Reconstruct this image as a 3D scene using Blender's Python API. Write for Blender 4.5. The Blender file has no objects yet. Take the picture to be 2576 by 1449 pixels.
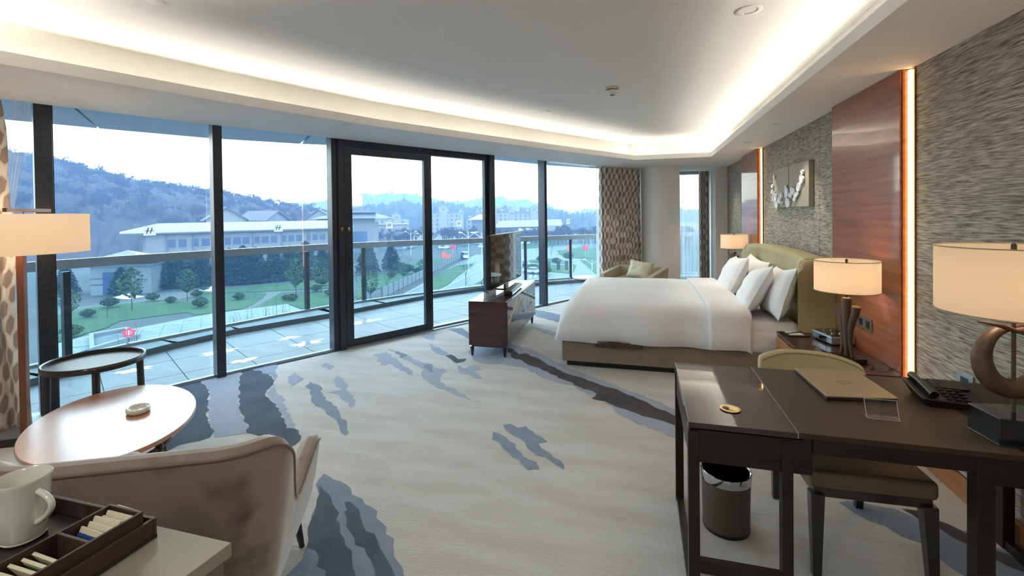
import bpy, math, random
from mathutils import Vector, Matrix, noise
from mathutils.geometry import tessellate_polygon
sc = bpy.context.scene
COL = sc.collection
rnd = random.Random(7)
PI = math.pi
# ---------------------------------------------------------------- camera
YAW, PITCH, ROLL, CYP, FPX, HC = -0.272253734, -0.0134018018, -0.0118991493, 554.600193, 1161.34873, 1.55
cam_d = bpy.data.cameras.new('camera'); cam = bpy.data.objects.new('camera', cam_d); COL.objects.link(cam)
fw = Vector((math.sin(YAW), math.cos(YAW), 0)); rt = Vector((math.cos(YAW), -math.sin(YAW), 0)); up = Vector((0, 0, 1))
f2 = fw*math.cos(PITCH)+up*math.sin(PITCH); u2 = up*math.cos(PITCH)-fw*math.sin(PITCH)
r3 = rt*math.cos(ROLL)+u2*math.sin(ROLL); u3 = u2*math.cos(ROLL)-rt*math.sin(ROLL)
mw = Matrix((r3, u3, -f2)).transposed().to_4x4(); mw.translation = (0, 0, HC)
cam.matrix_world = mw
cam_d.sensor_fit = 'HORIZONTAL'; cam_d.sensor_width = 36.0
cam_d.lens = 36.0*FPX/2576; cam_d.shift_y = -(724.5-CYP)/2576
cam_d.clip_start = 0.05; cam_d.clip_end = 3000
sc.camera = cam
# ---------------------------------------------------------------- sky
world = bpy.data.worlds.new('sky'); sc.world = world; world.use_nodes = True
nt = world.node_tree; nt.nodes.clear()
wo = nt.nodes.new('ShaderNodeOutputWorld'); bg = nt.nodes.new('ShaderNodeBackground')
tc = nt.nodes.new('ShaderNodeTexCoord'); nz = nt.nodes.new('ShaderNodeTexNoise'); mp = nt.nodes.new('ShaderNodeMapping')
mp.inputs['Scale'].default_value = (1.2, 1.2, 4); nz.inputs['Scale'].default_value = 1.6; nz.inputs['Detail'].default_value = 5
rp = nt.nodes.new('ShaderNodeValToRGB')
rp.color_ramp.elements[0].position = .35; rp.color_ramp.elements[0].color = (.58, .79, 1.0, 1)
rp.color_ramp.elements[1].position = .68; rp.color_ramp.elements[1].color = (.74, .89, 1.0, 1)
nt.links.new(tc.outputs['Generated'], mp.inputs[0]); nt.links.new(mp.outputs[0], nz.inputs['Vector'])
nt.links.new(nz.outputs['Fac'], rp.inputs[0]); nt.links.new(rp.outputs[0], bg.inputs[0]); nt.links.new(bg.outputs[0], wo.inputs[0])
bg.inputs[1].default_value = 6.4
# ---------------------------------------------------------------- view and sampling quality
vs = sc.view_settings; vs.view_transform = 'Standard'; vs.look = 'None'; vs.gamma = 1; vs.use_curve_mapping = False; vs.exposure = 0.28
cy = sc.cycles
cy.max_bounces = 8; cy.diffuse_bounces = 4; cy.glossy_bounces = 3; cy.transmission_bounces = 4; cy.transparent_max_bounces = 16; cy.volume_bounces = 0
cy.caustics_reflective = False; cy.caustics_refractive = False; cy.sample_clamp_indirect = 6; cy.sample_clamp_direct = 0
cy.use_denoising = True; cy.use_adaptive_sampling = True; cy.adaptive_threshold = 0.02
# ---------------------------------------------------------------- cove lamps hidden behind the lip of the ceiling tray
OPEN = [(1.10,1.25),(1.10,8.055),(-.078,8.055),(-1.131,6.418),(-1.871,5.197),(-2.501,4.129),(-3.03,2.95),(-3.498,1.758),(-3.68,1.25)]
def offset_poly(P, d):
    n = len(P); out = []
    area = sum(P[i][0]*P[(i+1) % n][1]-P[(i+1) % n][0]*P[i][1] for i in range(n))
    s = 1 if area > 0 else -1
    for i in range(n):
        a, b, c = Vector(P[i-1]), Vector(P[i]), Vector(P[(i+1) % n])
        e1, e2 = (b-a).normalized(), (c-b).normalized()
        n1, n2 = Vector((e1.y, -e1.x))*s, Vector((e2.y, -e2.x))*s
        m = (n1+n2).normalized(); out.append(tuple(b+m*(d/max(.3, m.dot(n1)))))
    return out
COVE_W = 4.6
def cove_lights():
    Q = offset_poly(OPEN, .15); R_ = offset_poly(OPEN, .18)
    n = len(Q)
    for i in range(n):
        a, b = Vector(Q[i]), Vector(Q[(i+1) % n]); L = (b-a).length
        k = max(1, round(L/1.6))
        for j in range(k):
            p = a+(b-a)*((j+.5)/k); d = (b-a).normalized()
            li = bpy.data.lights.new('cove_lamp', 'AREA'); li.shape = 'RECTANGLE'; li.size = L/k*.995; li.size_y = .02
            li.energy = COVE_W*L/k; li.color = (1, .92, .78)
            o = bpy.data.objects.new('cove_lamp', li); COL.objects.link(o)
            X = Vector((d.x, d.y, 0)); c = Vector((sum(q[0] for q in OPEN)/n, sum(q[1] for q in OPEN)/n, 0))
            inw = Vector((-d.y, d.x, 0));
            if inw.dot(c-Vector((p.x, p.y, 0))) < 0: inw = -inw
            Z = -(Vector((0, 0, 1))*.06+inw*.99).normalized(); Y = Z.cross(X).normalized()
            m = Matrix((X, Y, Z)).transposed().to_4x4(); m.translation = (p.x, p.y, 2.478); o.matrix_world = m
cove_lights()
for x, y, z, w in ((-1.2, -.9, 2.40, 16), (.6, -.6, 2.40, 10), (-3.6, -.4, 2.40, 8)):      # unseen fill lamps added behind the viewer to brighten the room
    li = bpy.data.lights.new('fill_lamp', 'AREA'); li.shape = 'DISK'; li.size = .5; li.energy = w; li.color = (1, .96, .90)
    o = bpy.data.objects.new('fill_lamp', li); o.location = (x, y, z); COL.objects.link(o)

# ---------------------------------------------------------------- helpers
def lin(c):
    return tuple(((v/255)/12.92 if v/255 <= .04045 else ((v/255+.055)/1.055)**2.4) for v in c)+(1,)
def newmat(name):
    m = bpy.data.materials.new(name); m.use_nodes = True
    return m, m.node_tree, m.node_tree.nodes['Principled BSDF']
def M(name, c, r=.5, metal=0, coat=0, var=None, bump=None, spec=.5, sheen=0, coord='Object', coat_r=.03):
    """var=(second colour, (sx,sy,sz), lo, hi); bump=((sx,sy,sz), strength)"""
    m, t, b = newmat(name)
    b.inputs['Base Color'].default_value = lin(c); b.inputs['Roughness'].default_value = r; b.inputs['Metallic'].default_value = metal
    b.inputs['Coat Weight'].default_value = coat; b.inputs['Coat Roughness'].default_value = coat_r; b.inputs['Specular IOR Level'].default_value = spec
    if sheen: b.inputs['Sheen Weight'].default_value = sheen; b.inputs['Sheen Roughness'].default_value = .4
    if var or bump: co = t.nodes.new('ShaderNodeTexCoord')
    def nz_(scale, detail=5):
        mp = t.nodes.new('ShaderNodeMapping'); mp.inputs['Scale'].default_value = scale
        n = t.nodes.new('ShaderNodeTexNoise'); n.inputs['Scale'].default_value = 1; n.inputs['Detail'].default_value = detail
        t.links.new(co.outputs[coord], mp.inputs[0]); t.links.new(mp.outputs[0], n.inputs['Vector']); return n
    if var:
        n = nz_(var[1]); rp = t.nodes.new('ShaderNodeValToRGB')
        rp.color_ramp.elements[0].position = var[2]; rp.color_ramp.elements[0].color = lin(c)
        rp.color_ramp.elements[1].position = var[3]; rp.color_ramp.elements[1].color = lin(var[0])
        t.links.new(n.outputs['Fac'], rp.inputs[0]); t.links.new(rp.outputs[0], b.inputs['Base Color'])
    if bump:
        n = nz_(bump[0], 3); bp = t.nodes.new('ShaderNodeBump'); bp.inputs['Strength'].default_value = bump[1]; bp.inputs['Distance'].default_value = .005
        t.links.new(n.outputs['Fac'], bp.inputs['Height']); t.links.new(bp.outputs[0], b.inputs['Normal'])
    return m
def M_glass(name, tint, refl=1.0, tint_dark=0):
    m, t, b = newmat(name); t.nodes.remove(b); out = t.nodes['Material Output']
    tr = t.nodes.new('ShaderNodeBsdfTransparent'); tr.inputs[0].default_value = (*tint, 1)
    gl = t.nodes.new('ShaderNodeBsdfGlossy'); gl.inputs['Roughness'].default_value = 0.0
    lw = t.nodes.new('ShaderNodeLayerWeight'); lw.inputs[0].default_value = .5
    pw = t.nodes.new('ShaderNodeMath'); pw.operation = 'POWER'; pw.inputs[1].default_value = 5
    ma = t.nodes.new('ShaderNodeMath'); ma.operation = 'MULTIPLY_ADD'; ma.inputs[1].default_value = .9*refl; ma.inputs[2].default_value = .045*refl
    mx = t.nodes.new('ShaderNodeMixShader')
    t.links.new(lw.outputs['Facing'], pw.inputs[0]); t.links.new(pw.outputs[0], ma.inputs[0]); t.links.new(ma.outputs[0], mx.inputs[0])
    t.links.new(tr.outputs[0], mx.inputs[1]); t.links.new(gl.outputs[0], mx.inputs[2]); t.links.new(mx.outputs[0], out.inputs[0])
    return m
def M_sheer(name, col, alpha, translucent=.5):
    m, t, b = newmat(name); t.nodes.remove(b); out = t.nodes['Material Output']
    tr = t.nodes.new('ShaderNodeBsdfTransparent'); df = t.nodes.new('ShaderNodeBsdfDiffuse'); tl = t.nodes.new('ShaderNodeBsdfTranslucent')
    df.inputs[0].default_value = lin(col); tl.inputs[0].default_value = lin(col)
    m1 = t.nodes.new('ShaderNodeMixShader'); m1.inputs[0].default_value = translucent
    m2 = t.nodes.new('ShaderNodeMixShader'); m2.inputs[0].default_value = alpha
    t.links.new(df.outputs[0], m1.inputs[1]); t.links.new(tl.outputs[0], m1.inputs[2])
    t.links.new(tr.outputs[0], m2.inputs[1]); t.links.new(m1.outputs[0], m2.inputs[2]); t.links.new(m2.outputs[0], out.inputs[0])
    return m
def M_emit(name, col, s):
    m, t, b = newmat(name); b.inputs['Base Color'].default_value = lin(col)
    b.inputs['Emission Color'].default_value = lin(col); b.inputs['Emission Strength'].default_value = s
    return m
def M_curtain(name, ground, fill, line, sx, sy):
    """staggered elongated hexagons woven in cloth, laid out in the cloth's own UV (metres)"""
    m, t, b = newmat(name); N, L = t.nodes, t.links
    b.inputs['Roughness'].default_value = .75; b.inputs['Sheen Weight'].default_value = .2
    uv = N.new('ShaderNodeUVMap'); sp = N.new('ShaderNodeSeparateXYZ'); L.new(uv.outputs[0], sp.inputs[0])
    def mth(op, a, bb=None, c=None):
        n = N.new('ShaderNodeMath'); n.operation = op
        for i, v in enumerate((a, bb, c)):
            if v is None: continue
            if isinstance(v, (int, float)): n.inputs[i].default_value = v
            else: L.new(v, n.inputs[i])
        return n.outputs[0]
    u = mth('DIVIDE', sp.outputs[0], sx); v = mth('DIVIDE', sp.outputs[1], sy)
    def hexd(ou, ov):
        a = mth('ABSOLUTE', mth('SUBTRACT', mth('FRACT', mth('ADD', u, ou)), .5))
        c = mth('ABSOLUTE', mth('SUBTRACT', mth('FRACT', mth('ADD', v, ov)), .5))
        return mth('MAXIMUM', mth('MULTIPLY', a, 1.0), mth('ADD', mth('MULTIPLY', a, .5), mth('MULTIPLY', c, .75)))
    d = mth('MINIMUM', hexd(0, 0), hexd(.5, .5))
    rp = N.new('ShaderNodeValToRGB'); rp.color_ramp.interpolation = 'CONSTANT'
    e = rp.color_ramp.elements; e[0].position = 0; e[0].color = lin(fill); e[1].position = .235; e[1].color = lin(ground)
    x = e.new(.30); x.color = lin(line)
    L.new(d, rp.inputs[0]); L.new(rp.outputs[0], b.inputs['Base Color'])
    return m

class MB:
    def __init__(s): s.v = []; s.f = []; s.uv = None
    def add(s, vs, fs):
        o = len(s.v); s.v += [tuple(v) for v in vs]; s.f += [tuple(i+o for i in f) for f in fs]; return s
    def box(s, x0, x1, y0, y1, z0, z1):
        return s.add([(x0,y0,z0),(x1,y0,z0),(x1,y1,z0),(x0,y1,z0),(x0,y0,z1),(x1,y0,z1),(x1,y1,z1),(x0,y1,z1)],
                     [(0,3,2,1),(4,5,6,7),(0,1,5,4),(1,2,6,5),(2,3,7,6),(3,0,4,7)])
    def hexa(s, bot, top):
        n = len(bot); return s.add(list(bot)+list(top), [tuple(range(n))[::-1], tuple(range(n, 2*n))]+[(i, (i+1) % n, n+(i+1) % n, n+i) for i in range(n)])
    def prism(s, P, z0, z1):
        """vertical prism from a simple 2D polygon, possibly concave"""
        n = len(P); tri = tessellate_polygon([[Vector((p[0], p[1], 0)) for p in P]])
        fs = [tuple(t) for t in tri]+[tuple(i+n for i in t) for t in tri]+[(i, (i+1) % n, n+(i+1) % n, n+i) for i in range(n)]
        return s.add([(p[0], p[1], z0) for p in P]+[(p[0], p[1], z1) for p in P], fs)
    def flat(s, P, z):
        tri = tessellate_polygon([[Vector((p[0], p[1], 0)) for p in P]])
        return s.add([(p[0], p[1], z) for p in P], [tuple(t) for t in tri])
    def lathe(s, prof, n=32, c=(0,0), sx=1, sy=1, cap=True, z=0):
        k = len(prof); vs = []
        for r, zz in prof:
            for i in range(n):
                a = 2*PI*i/n; vs.append((c[0]+r*sx*math.cos(a), c[1]+r*sy*math.sin(a), zz+z))
        fs = [(j*n+i, j*n+(i+1) % n, (j+1)*n+(i+1) % n, (j+1)*n+i) for j in range(k-1) for i in range(n)]
        if cap: fs += [tuple(range(n))[::-1], tuple(range((k-1)*n, k*n))]
        return s.add(vs, fs)
    def tube(s, pts, r, n=8, cap=True):
        pts = [Vector(p) for p in pts]; k = len(pts); rr = r if isinstance(r, (list, tuple)) else [r]*k
        vs = []; prev = None
        for i, p in enumerate(pts):
            d = (pts[min(i+1, k-1)]-pts[max(i-1, 0)]).normalized()
            if prev is None:
                a = Vector((0, 0, 1)) if abs(d.z) < .9 else Vector((1, 0, 0)); x = d.cross(a).normalized()
            else: x = (prev-d*prev.dot(d)).normalized()
            prev = x; y = d.cross(x)
            for j in range(n):
                t = 2*PI*j/n; vs.append(p+(x*math.cos(t)+y*math.sin(t))*rr[i])
        fs = [(i*n+j, i*n+(j+1) % n, (i+1)*n+(j+1) % n, (i+1)*n+j) for i in range(k-1) for j in range(n)]
        if cap: fs += [tuple(range(n))[::-1], tuple(range((k-1)*n, k*n))]
        return s.add(vs, fs)
    def grid(s, fn, nu, nv, closed_u=False):
        vs = [fn(i/(nu if closed_u else nu-1), j/(nv-1)) for j in range(nv) for i in range(nu)]
        fs = [(j*nu+i, j*nu+(i+1) % nu, (j+1)*nu+(i+1) % nu, (j+1)*nu+i) for j in range(nv-1) for i in range(nu if closed_u else nu-1)]
        return s.add(vs, fs)
    def xf(s, m):
        s.v = [tuple(m @ Vector(v)) for v in s.v]; return s
    def build(s, name, m, parent=None, smooth=0, bevel=0, sub=0, seg=2, solid=0, loc=None):
        me = bpy.data.meshes.new(name); me.from_pydata(s.v, [], s.f)
        if s.uv:
            l = me.uv_layers.new(name='UVMap'); l.data.foreach_set('uv', [c for lp in me.loops for c in s.uv[lp.vertex_index]])
        me.validate(); me.update()
        if m: me.materials.append(m)
        if smooth:
            me.polygons.foreach_set('use_smooth', [True]*len(me.polygons)); me.set_sharp_from_angle(angle=math.radians(smooth))
        o = bpy.data.objects.new(name, me); COL.objects.link(o)
        if parent: o.parent = parent
        if loc: o.location = loc
        if solid: md = o.modifiers.new('s', 'SOLIDIFY'); md.thickness = solid; md.offset = 0
        if bevel:
            md = o.modifiers.new('b', 'BEVEL'); md.width = bevel; md.segments = seg; md.limit_method = 'ANGLE'; md.angle_limit = .6
            if not smooth: me.polygons.foreach_set('use_smooth', [True]*len(me.polygons)); me.set_sharp_from_angle(angle=math.radians(60)) ; md.harden_normals = True
        if sub: md = o.modifiers.new('u', 'SUBSURF'); md.levels = sub; md.render_levels = sub
        return o
def thing(name, label, cat, loc=(0,0,0), rz=0, group=None):
    o = bpy.data.objects.new(name, None); COL.objects.link(o); o.location = loc; o.rotation_euler = (0, 0, rz); o.empty_display_size = .1
    return tag(o, label, cat, group)
def tag(o, label, cat, group=None):
    o['label'] = label; o['category'] = cat
    if group: o['group'] = group
    return o
def struct(o, label=None, cat=None):
    o['kind'] = 'structure'
    if label: o['label'] = label; o['category'] = cat
    return o
def copy_tree(o, parent=None):
    c = o.copy(); COL.objects.link(c); c.parent = parent
    for ch in list(o.children): copy_tree(ch, c)
    return c
def group_empty(name, label, cat):
    o = bpy.data.objects.new(name, None); COL.objects.link(o); return struct(o, label, cat)
def bend(a, b): return (b-a).normalized()

# ---------------------------------------------------------------- measured outlines (metres)
CARPET=[["d",0,[[-4.1,3.29],[-4.02,3.39],[-3.75,3.24],[-3.47,2.99],[-3.23,2.78],[-3.0,2.63],[-2.94,2.54],[-3.05,2.4],[-3.02,2.22],[-4.02,3.03]]],["l",0,[[-4.02,3.39],[-3.88,3.72],[-3.68,3.5],[-3.14,2.98],[-2.86,2.77],[-2.74,2.66],[-2.91,2.55],[-3.0,2.63],[-3.23,2.78],[-3.47,2.99],[-3.75,3.24]]],["d",1,[[-3.85,3.7],[-3.81,3.79],[-3.54,3.71],[-3.35,3.58],[-3.21,3.33],[-3.08,3.22],[-2.88,3.08],[-2.65,2.92],[-2.52,2.79],[-2.45,2.8],[-2.29,2.67],[-2.25,2.52],[-2.34,2.47],[-2.56,2.62],[-2.74,2.66],[-2.88,2.79],[-3.17,3.0],[-3.65,3.46]]],["l",0,[[-3.28,3.49],[-3.09,3.33],[-2.96,3.25],[-2.8,3.1],[-2.64,2.98],[-2.37,2.74],[-2.45,2.8],[-2.52,2.8],[-2.65,2.92],[-2.88,3.08],[-3.08,3.22],[-3.2,3.32]]],["v",0,[[-4.04,3.41],[-3.91,3.75],[-3.7,3.98],[-3.39,3.65],[-3.35,3.58],[-3.54,3.71],[-3.81,3.79],[-3.88,3.72],[-4.02,3.39]]],["l",0,[[-3.3,3.7],[-3.35,3.84],[-3.13,3.71],[-3.11,3.61],[-3.06,3.46],[-3.17,3.56]]],["m",0,[[-2.97,3.53],[-3.0,3.64],[-2.85,3.58],[-2.72,3.44],[-2.54,3.29],[-2.39,3.21],[-2.25,3.06],[-2.13,2.97],[-2.03,2.85],[-2.02,2.8],[-2.12,2.87],[-2.28,3.02],[-2.42,3.11],[-2.57,3.18],[-2.72,3.31],[-2.83,3.43]]],["l",0,[[-2.79,3.69],[-2.85,3.85],[-2.72,3.75],[-2.57,3.61],[-2.55,3.55],[-2.49,3.51],[-2.3,3.32],[-2.26,3.21],[-2.4,3.32],[-2.53,3.43],[-2.7,3.44],[-2.58,3.52],[-2.72,3.63]]],["l",0,[[-3.22,4.07],[-3.23,4.15],[-3.09,4.1],[-3.02,3.97],[-3.11,4.02],[-3.18,4.03]]],["m",0,[[-1.85,2.35],[-1.75,2.31],[-1.66,2.29],[-1.56,2.21],[-1.48,2.19],[-1.39,2.14],[-1.32,2.07],[-1.23,2.02],[-1.13,1.91],[-1.09,1.85],[-1.02,1.8],[-0.97,1.73],[-1.46,1.59],[-1.53,1.82],[-1.69,2.08],[-1.84,2.29]]],["d",1,[[-1.8,2.24],[-1.69,2.18],[-1.57,2.08],[-1.47,1.98],[-1.38,1.89],[-1.27,1.79],[-1.17,1.67],[-1.31,1.65],[-1.42,1.76],[-1.52,1.8],[-1.63,1.96],[-1.69,2.08]]],["d",1,[[-1.56,2.14],[-1.53,2.15],[-1.44,2.1],[-1.35,2.0],[-1.26,1.96],[-1.18,1.88],[-1.08,1.8],[-0.99,1.72],[-1.06,1.7],[-1.22,1.83],[-1.34,1.91],[-1.46,2.02],[-1.51,2.07],[-1.5,2.08]]],["l",0,[[-2.88,4.52],[-2.79,4.65],[-2.66,4.51],[-2.54,4.44],[-2.38,4.27],[-2.23,4.16],[-2.13,4.03],[-2.23,4.07],[-2.4,4.18],[-2.58,4.33],[-2.56,4.23],[-2.62,4.23],[-2.75,4.39]]],["l",0,[[-2.85,4.76],[-2.69,4.7],[-2.58,4.65],[-2.5,4.59],[-2.38,4.48],[-2.24,4.41],[-2.16,4.39],[-2.05,4.29],[-1.88,4.24],[-1.88,4.12],[-1.8,3.92],[-1.72,3.84],[-1.59,3.78],[-1.48,3.71],[-1.35,3.59],[-1.41,3.61],[-1.53,3.65],[-1.66,3.74],[-1.79,3.8],[-1.9,3.88],[-2.0,3.96],[-2.1,4.13],[-2.11,4.21],[-2.24,4.31],[-2.47,4.45],[-2.61,4.6]]],["m",1,[[-2.17,4.32],[-2.14,4.38],[-2.07,4.32],[-2.0,4.18],[-1.98,4.13],[-2.05,4.17],[-2.13,4.24]]],["m",1,[[-2.7,4.67],[-2.67,4.71],[-2.59,4.64],[-2.51,4.61],[-2.5,4.55],[-2.51,4.48],[-2.61,4.6]]],["d",1,[[-2.08,4.67],[-2.05,4.73],[-1.95,4.65],[-1.9,4.59],[-1.82,4.63],[-1.81,4.54],[-1.87,4.47],[-1.91,4.5],[-1.99,4.59]]],["l",0,[[-2.51,5.11],[-2.42,5.05],[-2.29,4.95],[-2.11,4.79],[-2.08,4.69],[-2.22,4.73],[-2.31,4.82],[-2.4,4.96]]],["l",0,[[-1.84,4.4],[-1.71,4.34],[-1.67,4.45],[-1.53,4.34],[-1.61,4.3],[-1.56,4.23],[-1.45,4.1],[-1.51,4.08],[-1.6,4.16],[-1.72,4.19]]],["k",1,[[-1.52,5.14],[-1.42,5.08],[-1.31,4.91],[-1.25,4.96],[-1.11,4.85],[-0.93,4.63],[-0.74,4.45],[-0.64,4.38],[-0.4,4.23],[-0.18,4.09],[-0.01,3.94],[0.07,3.85],[0.18,3.76],[0.35,3.61],[0.49,3.47],[0.47,3.32],[0.33,3.44],[0.23,3.52],[0.14,3.58],[0.06,3.61],[-0.05,3.67],[-0.13,3.72],[-0.2,3.75],[-0.3,3.84],[-0.41,3.87],[-0.38,3.99],[-0.53,4.1],[-0.62,4.2],[-0.72,4.26],[-0.89,4.43],[-1.04,4.54],[-1.12,4.58],[-1.22,4.71],[-1.35,4.78]]],["l",0,[[-1.91,4.92],[-1.77,5.25],[-1.59,5.33],[-1.2,5.12],[-0.67,4.55],[-0.19,4.18],[0.08,3.98],[0.36,3.7],[0.5,3.55],[0.45,3.18],[0.32,3.27],[0.17,3.35],[0.09,3.42],[-0.07,3.52],[-0.17,3.6],[-0.27,3.78],[-0.61,4.13],[-0.84,4.22],[-1.14,4.5],[-1.39,4.57],[-1.57,4.52],[-1.74,4.62]]],["m",0,[[1.0,2.8],[1.11,2.83],[1.25,2.81],[1.33,2.74],[1.52,2.7],[1.48,2.62],[1.64,2.58],[1.61,2.45],[1.32,2.34],[1.26,2.46],[1.25,2.55],[1.18,2.58],[1.14,2.65],[1.04,2.72]]],["k",1,[[1.29,2.82],[1.37,2.82],[1.49,2.64],[1.57,2.56],[1.59,2.49],[1.56,2.45],[1.49,2.52],[1.45,2.58],[1.38,2.69],[1.33,2.73]]],["m",0,[[-1.03,3.11],[-0.97,3.09],[-0.91,3.05],[-0.83,2.98],[-0.76,2.88],[-0.69,2.81],[-0.64,2.79],[-0.6,2.71],[-0.64,2.72],[-0.67,2.69],[-0.73,2.75],[-0.75,2.79],[-0.83,2.85],[-0.89,2.9],[-0.94,2.97],[-1.0,3.0]]],["m",0,[[-0.99,3.23],[-0.94,3.26],[-0.87,3.21],[-0.82,3.25],[-0.75,3.18],[-0.68,3.12],[-0.62,3.06],[-0.68,3.03],[-0.65,2.97],[-0.58,2.92],[-0.54,2.87],[-0.5,2.85],[-0.46,2.75],[-0.5,2.78],[-0.56,2.83],[-0.65,2.87],[-0.7,2.91],[-0.76,3.0],[-0.83,3.07],[-0.9,3.11],[-0.95,3.16]]],["m",0,[[-1.79,7.35],[-1.42,7.15],[-0.99,6.82],[-0.95,6.52],[-1.1,6.48],[-1.53,6.8]]],["l",0,[[-1.45,6.17],[-0.98,5.88],[-0.83,5.69],[-0.96,5.66],[-1.34,5.97]]],["l",0,[[-2.76,5.43],[-2.62,5.57],[-2.48,5.21],[-2.7,5.33]]],["m",0,[[-2.55,5.78],[-2.38,5.88],[-2.13,5.58],[-2.08,5.39],[-2.33,5.62]]]]
LAWN=[[[-81.0,45.5],[-83.8,50.0],[-83.6,53.8],[-79.3,57.9],[-74.4,59.5],[-69.8,59.9],[-62.6,53.7],[-61.7,51.4],[-64.8,52.8],[-66.6,49.5],[-68.5,46.1],[-66.0,42.6],[-65.5,40.2],[-63.6,35.8]],[[-77.0,64.9],[-68.6,68.8],[-65.9,68.8],[-63.0,64.9],[-59.7,59.4],[-58.6,56.5],[-61.4,51.7]],[[-79.5,72.3],[-65.2,86.8],[-57.8,77.3],[-66.3,72.0],[-74.2,67.6],[-78.0,65.7],[-82.3,69.3]],[[-57.1,57.2],[-61.7,66.1],[-64.0,70.2],[-55.7,74.7],[-43.9,58.6],[-45.0,55.3],[-47.3,57.2],[-53.5,60.7],[-55.6,58.3]],[[-62.5,91.3],[-60.1,95.2],[-66.6,131.8],[-62.0,135.7],[-57.8,133.1],[-50.0,98.8],[-46.9,88.1],[-48.2,82.3],[-48.5,77.4],[-53.7,79.3]],[[-53.2,77.6],[-50.6,76.9],[-46.6,71.2],[-46.1,67.5]],[[-65.5,214.0],[-56.5,234.3],[-38.6,216.3],[-37.3,190.2],[-47.3,176.1]],[[-30.4,170.4],[-24.2,191.7],[-16.3,175.9],[-13.4,144.8],[-23.1,143.4]],[[-32.8,135.6],[-25.6,143.0],[-16.8,124.1],[-15.3,106.1],[-26.0,111.8]],[[-17.5,138.0],[-13.4,144.8],[-10.0,107.0]],[[-45.9,96.9],[-49.1,118.7],[-45.7,122.3],[-37.5,86.3],[-36.3,74.7]],[[-32.0,82.3],[-32.8,99.3],[-28.3,85.5],[-29.3,78.3]]]
ROAD=[[[-37.8,55.1],[-38.8,63.3],[-52.8,132.5],[-55.7,153.2],[-46.4,146.9],[-37.6,155.7],[-32.8,135.6],[-36.5,118.9],[-27.9,85.6],[-28.5,68.8],[-31.0,54.3]],[[-56.9,174.9],[-20.1,217.9],[-17.8,192.3],[-28.1,157.0],[-12.3,133.1],[-8.3,89.5],[-23.3,86.5],[-33.5,102.7]]]
PATH=[[[-58.6,56.5],[-59.7,59.4],[-65.9,68.8],[-65.9,71.5],[-64.7,71.8],[-61.7,66.1],[-57.1,57.2]],[[-85.6,52.4],[-84.3,56.8],[-87.9,64.5],[-81.4,70.0],[-77.5,66.6],[-76.5,60.7],[-79.9,58.3],[-82.8,54.0],[-82.0,46.1],[-85.2,47.9]]]
TERR=[[-51.1,31.4],[-49.5,34.2],[-48.1,42.0],[-47.3,42.9],[-43.6,48.8],[-37.1,45.0],[-35.1,36.5],[-41.0,29.0],[-45.5,27.9],[-44.8,26.0],[-44.4,24.9],[-47.6,25.7],[-50.3,28.3]]
FENCE=[[-42.0,68.8],[-43.8,78.5],[-46.3,91.6],[-50.0,110.2],[-55.4,138.6]]
TREES=[[-93.4,68.5,7],[-91.5,69.9,8],[-89.7,71.3,7.5],[-87.8,72.7,8.5],[-86.5,74.0,8],[-82.9,76.9,9],[-80.9,78.4,9.5],[-79.0,79.9,9],[-76.9,82.6,8.5],[-75.2,85.4,9],[-72.5,87.2,10],[-70.2,90.3,8.5],[-63.3,97.3,9],[-61.7,105.5,8],[-103.0,60.1,6.5],[-92.3,62.3,6]]
SMALL=[[-74.7,51.9,6.5],[-75.4,44.3,4.5],[-73.0,59.4,5.5],[-58.7,68.0,6.5],[-56.2,71.5,6.5],[-42.4,65.9,5],[-48.7,88.1,4],[-50.3,99.6,3.5]]
BARE=[[-32.8,83.6,7],[-45.0,75.1,6],[-50.7,92.7,6],[-29.7,156.8,8],[-72.8,47.3,4],[-63.4,90.3,7],[-83.2,256.2,9],[-75.1,279.8,10],[-70.2,63.7,4],[-62.3,137.5,7],[-62.9,152.3,7]]
BUSH=[[-79.7,58.7,1.1],[-74.7,57.9,0.9],[-80.5,52.7,1.3],[-75.6,63.3,1.0],[-69.0,58.5,0.9],[-66.1,55.9,1.2],[-80.6,69.2,0.8],[-65.7,62.7,1.0],[-57.6,64.4,0.8],[-55.8,63.7,1.0],[-58.1,72.4,1.1],[-52.7,69.3,1.0],[-61.8,78.9,1.6],[-58.0,102.1,1.6],[-53.7,99.0,1.8],[-51.3,99.5,1.2],[-53.9,92.1,1.2],[-21.0,137.5,1.8],[-22.6,126.1,1.4],[-28.0,130.6,1.4],[-65.0,38.4,1.2],[-75.7,46.7,1.0],[-25.1,108.0,1.5],[-21.1,105.0,1.3]]
FIRM=[[-110.208,79.795,-1.75],[-86.331,115.074,-1.75]]
HILL_A=[[-314.7,99.3,37.2],[-304.9,126.2,35.9],[-295.2,147.5,31.9],[-287.8,161.4,30.2],[-281.8,171.7,26.8],[-276.9,179.5,24.2],[-271.5,187.7,21.3],[-263.3,198.9,19.1],[-255.4,209.0,17.5],[-246.5,219.4,14.9],[-238.2,228.4,12.6],[-229.1,237.5,10.2],[-219.3,246.6,7.6],[-204.9,258.7,4.9],[-193.1,267.6,2.7]]
HILL_B=[[-672.7,597.9,6.7],[-624.9,647.7,18.3],[-578.7,689.3,23.6],[-537.3,722.0,31.4],[-503.6,745.9,39.5],[-467.9,768.8,41.0],[-430.1,790.6,41.7],[-390.5,810.9,34.7],[-363.2,823.5,27.6],[-335.1,835.3,25.1],[-306.4,846.3,28.6],[-269.7,858.6,32.1],[-232.6,869.4,27.8],[-195.1,878.6,21.9],[-157.5,886.1,10.6],[-127.3,890.9,2.5],[-97.2,894.7,6.7],[-67.3,897.5,9.4],[-8.6,900.0,13.0],[61.9,897.9,6.0],[128.4,890.8,3.6]]
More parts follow.
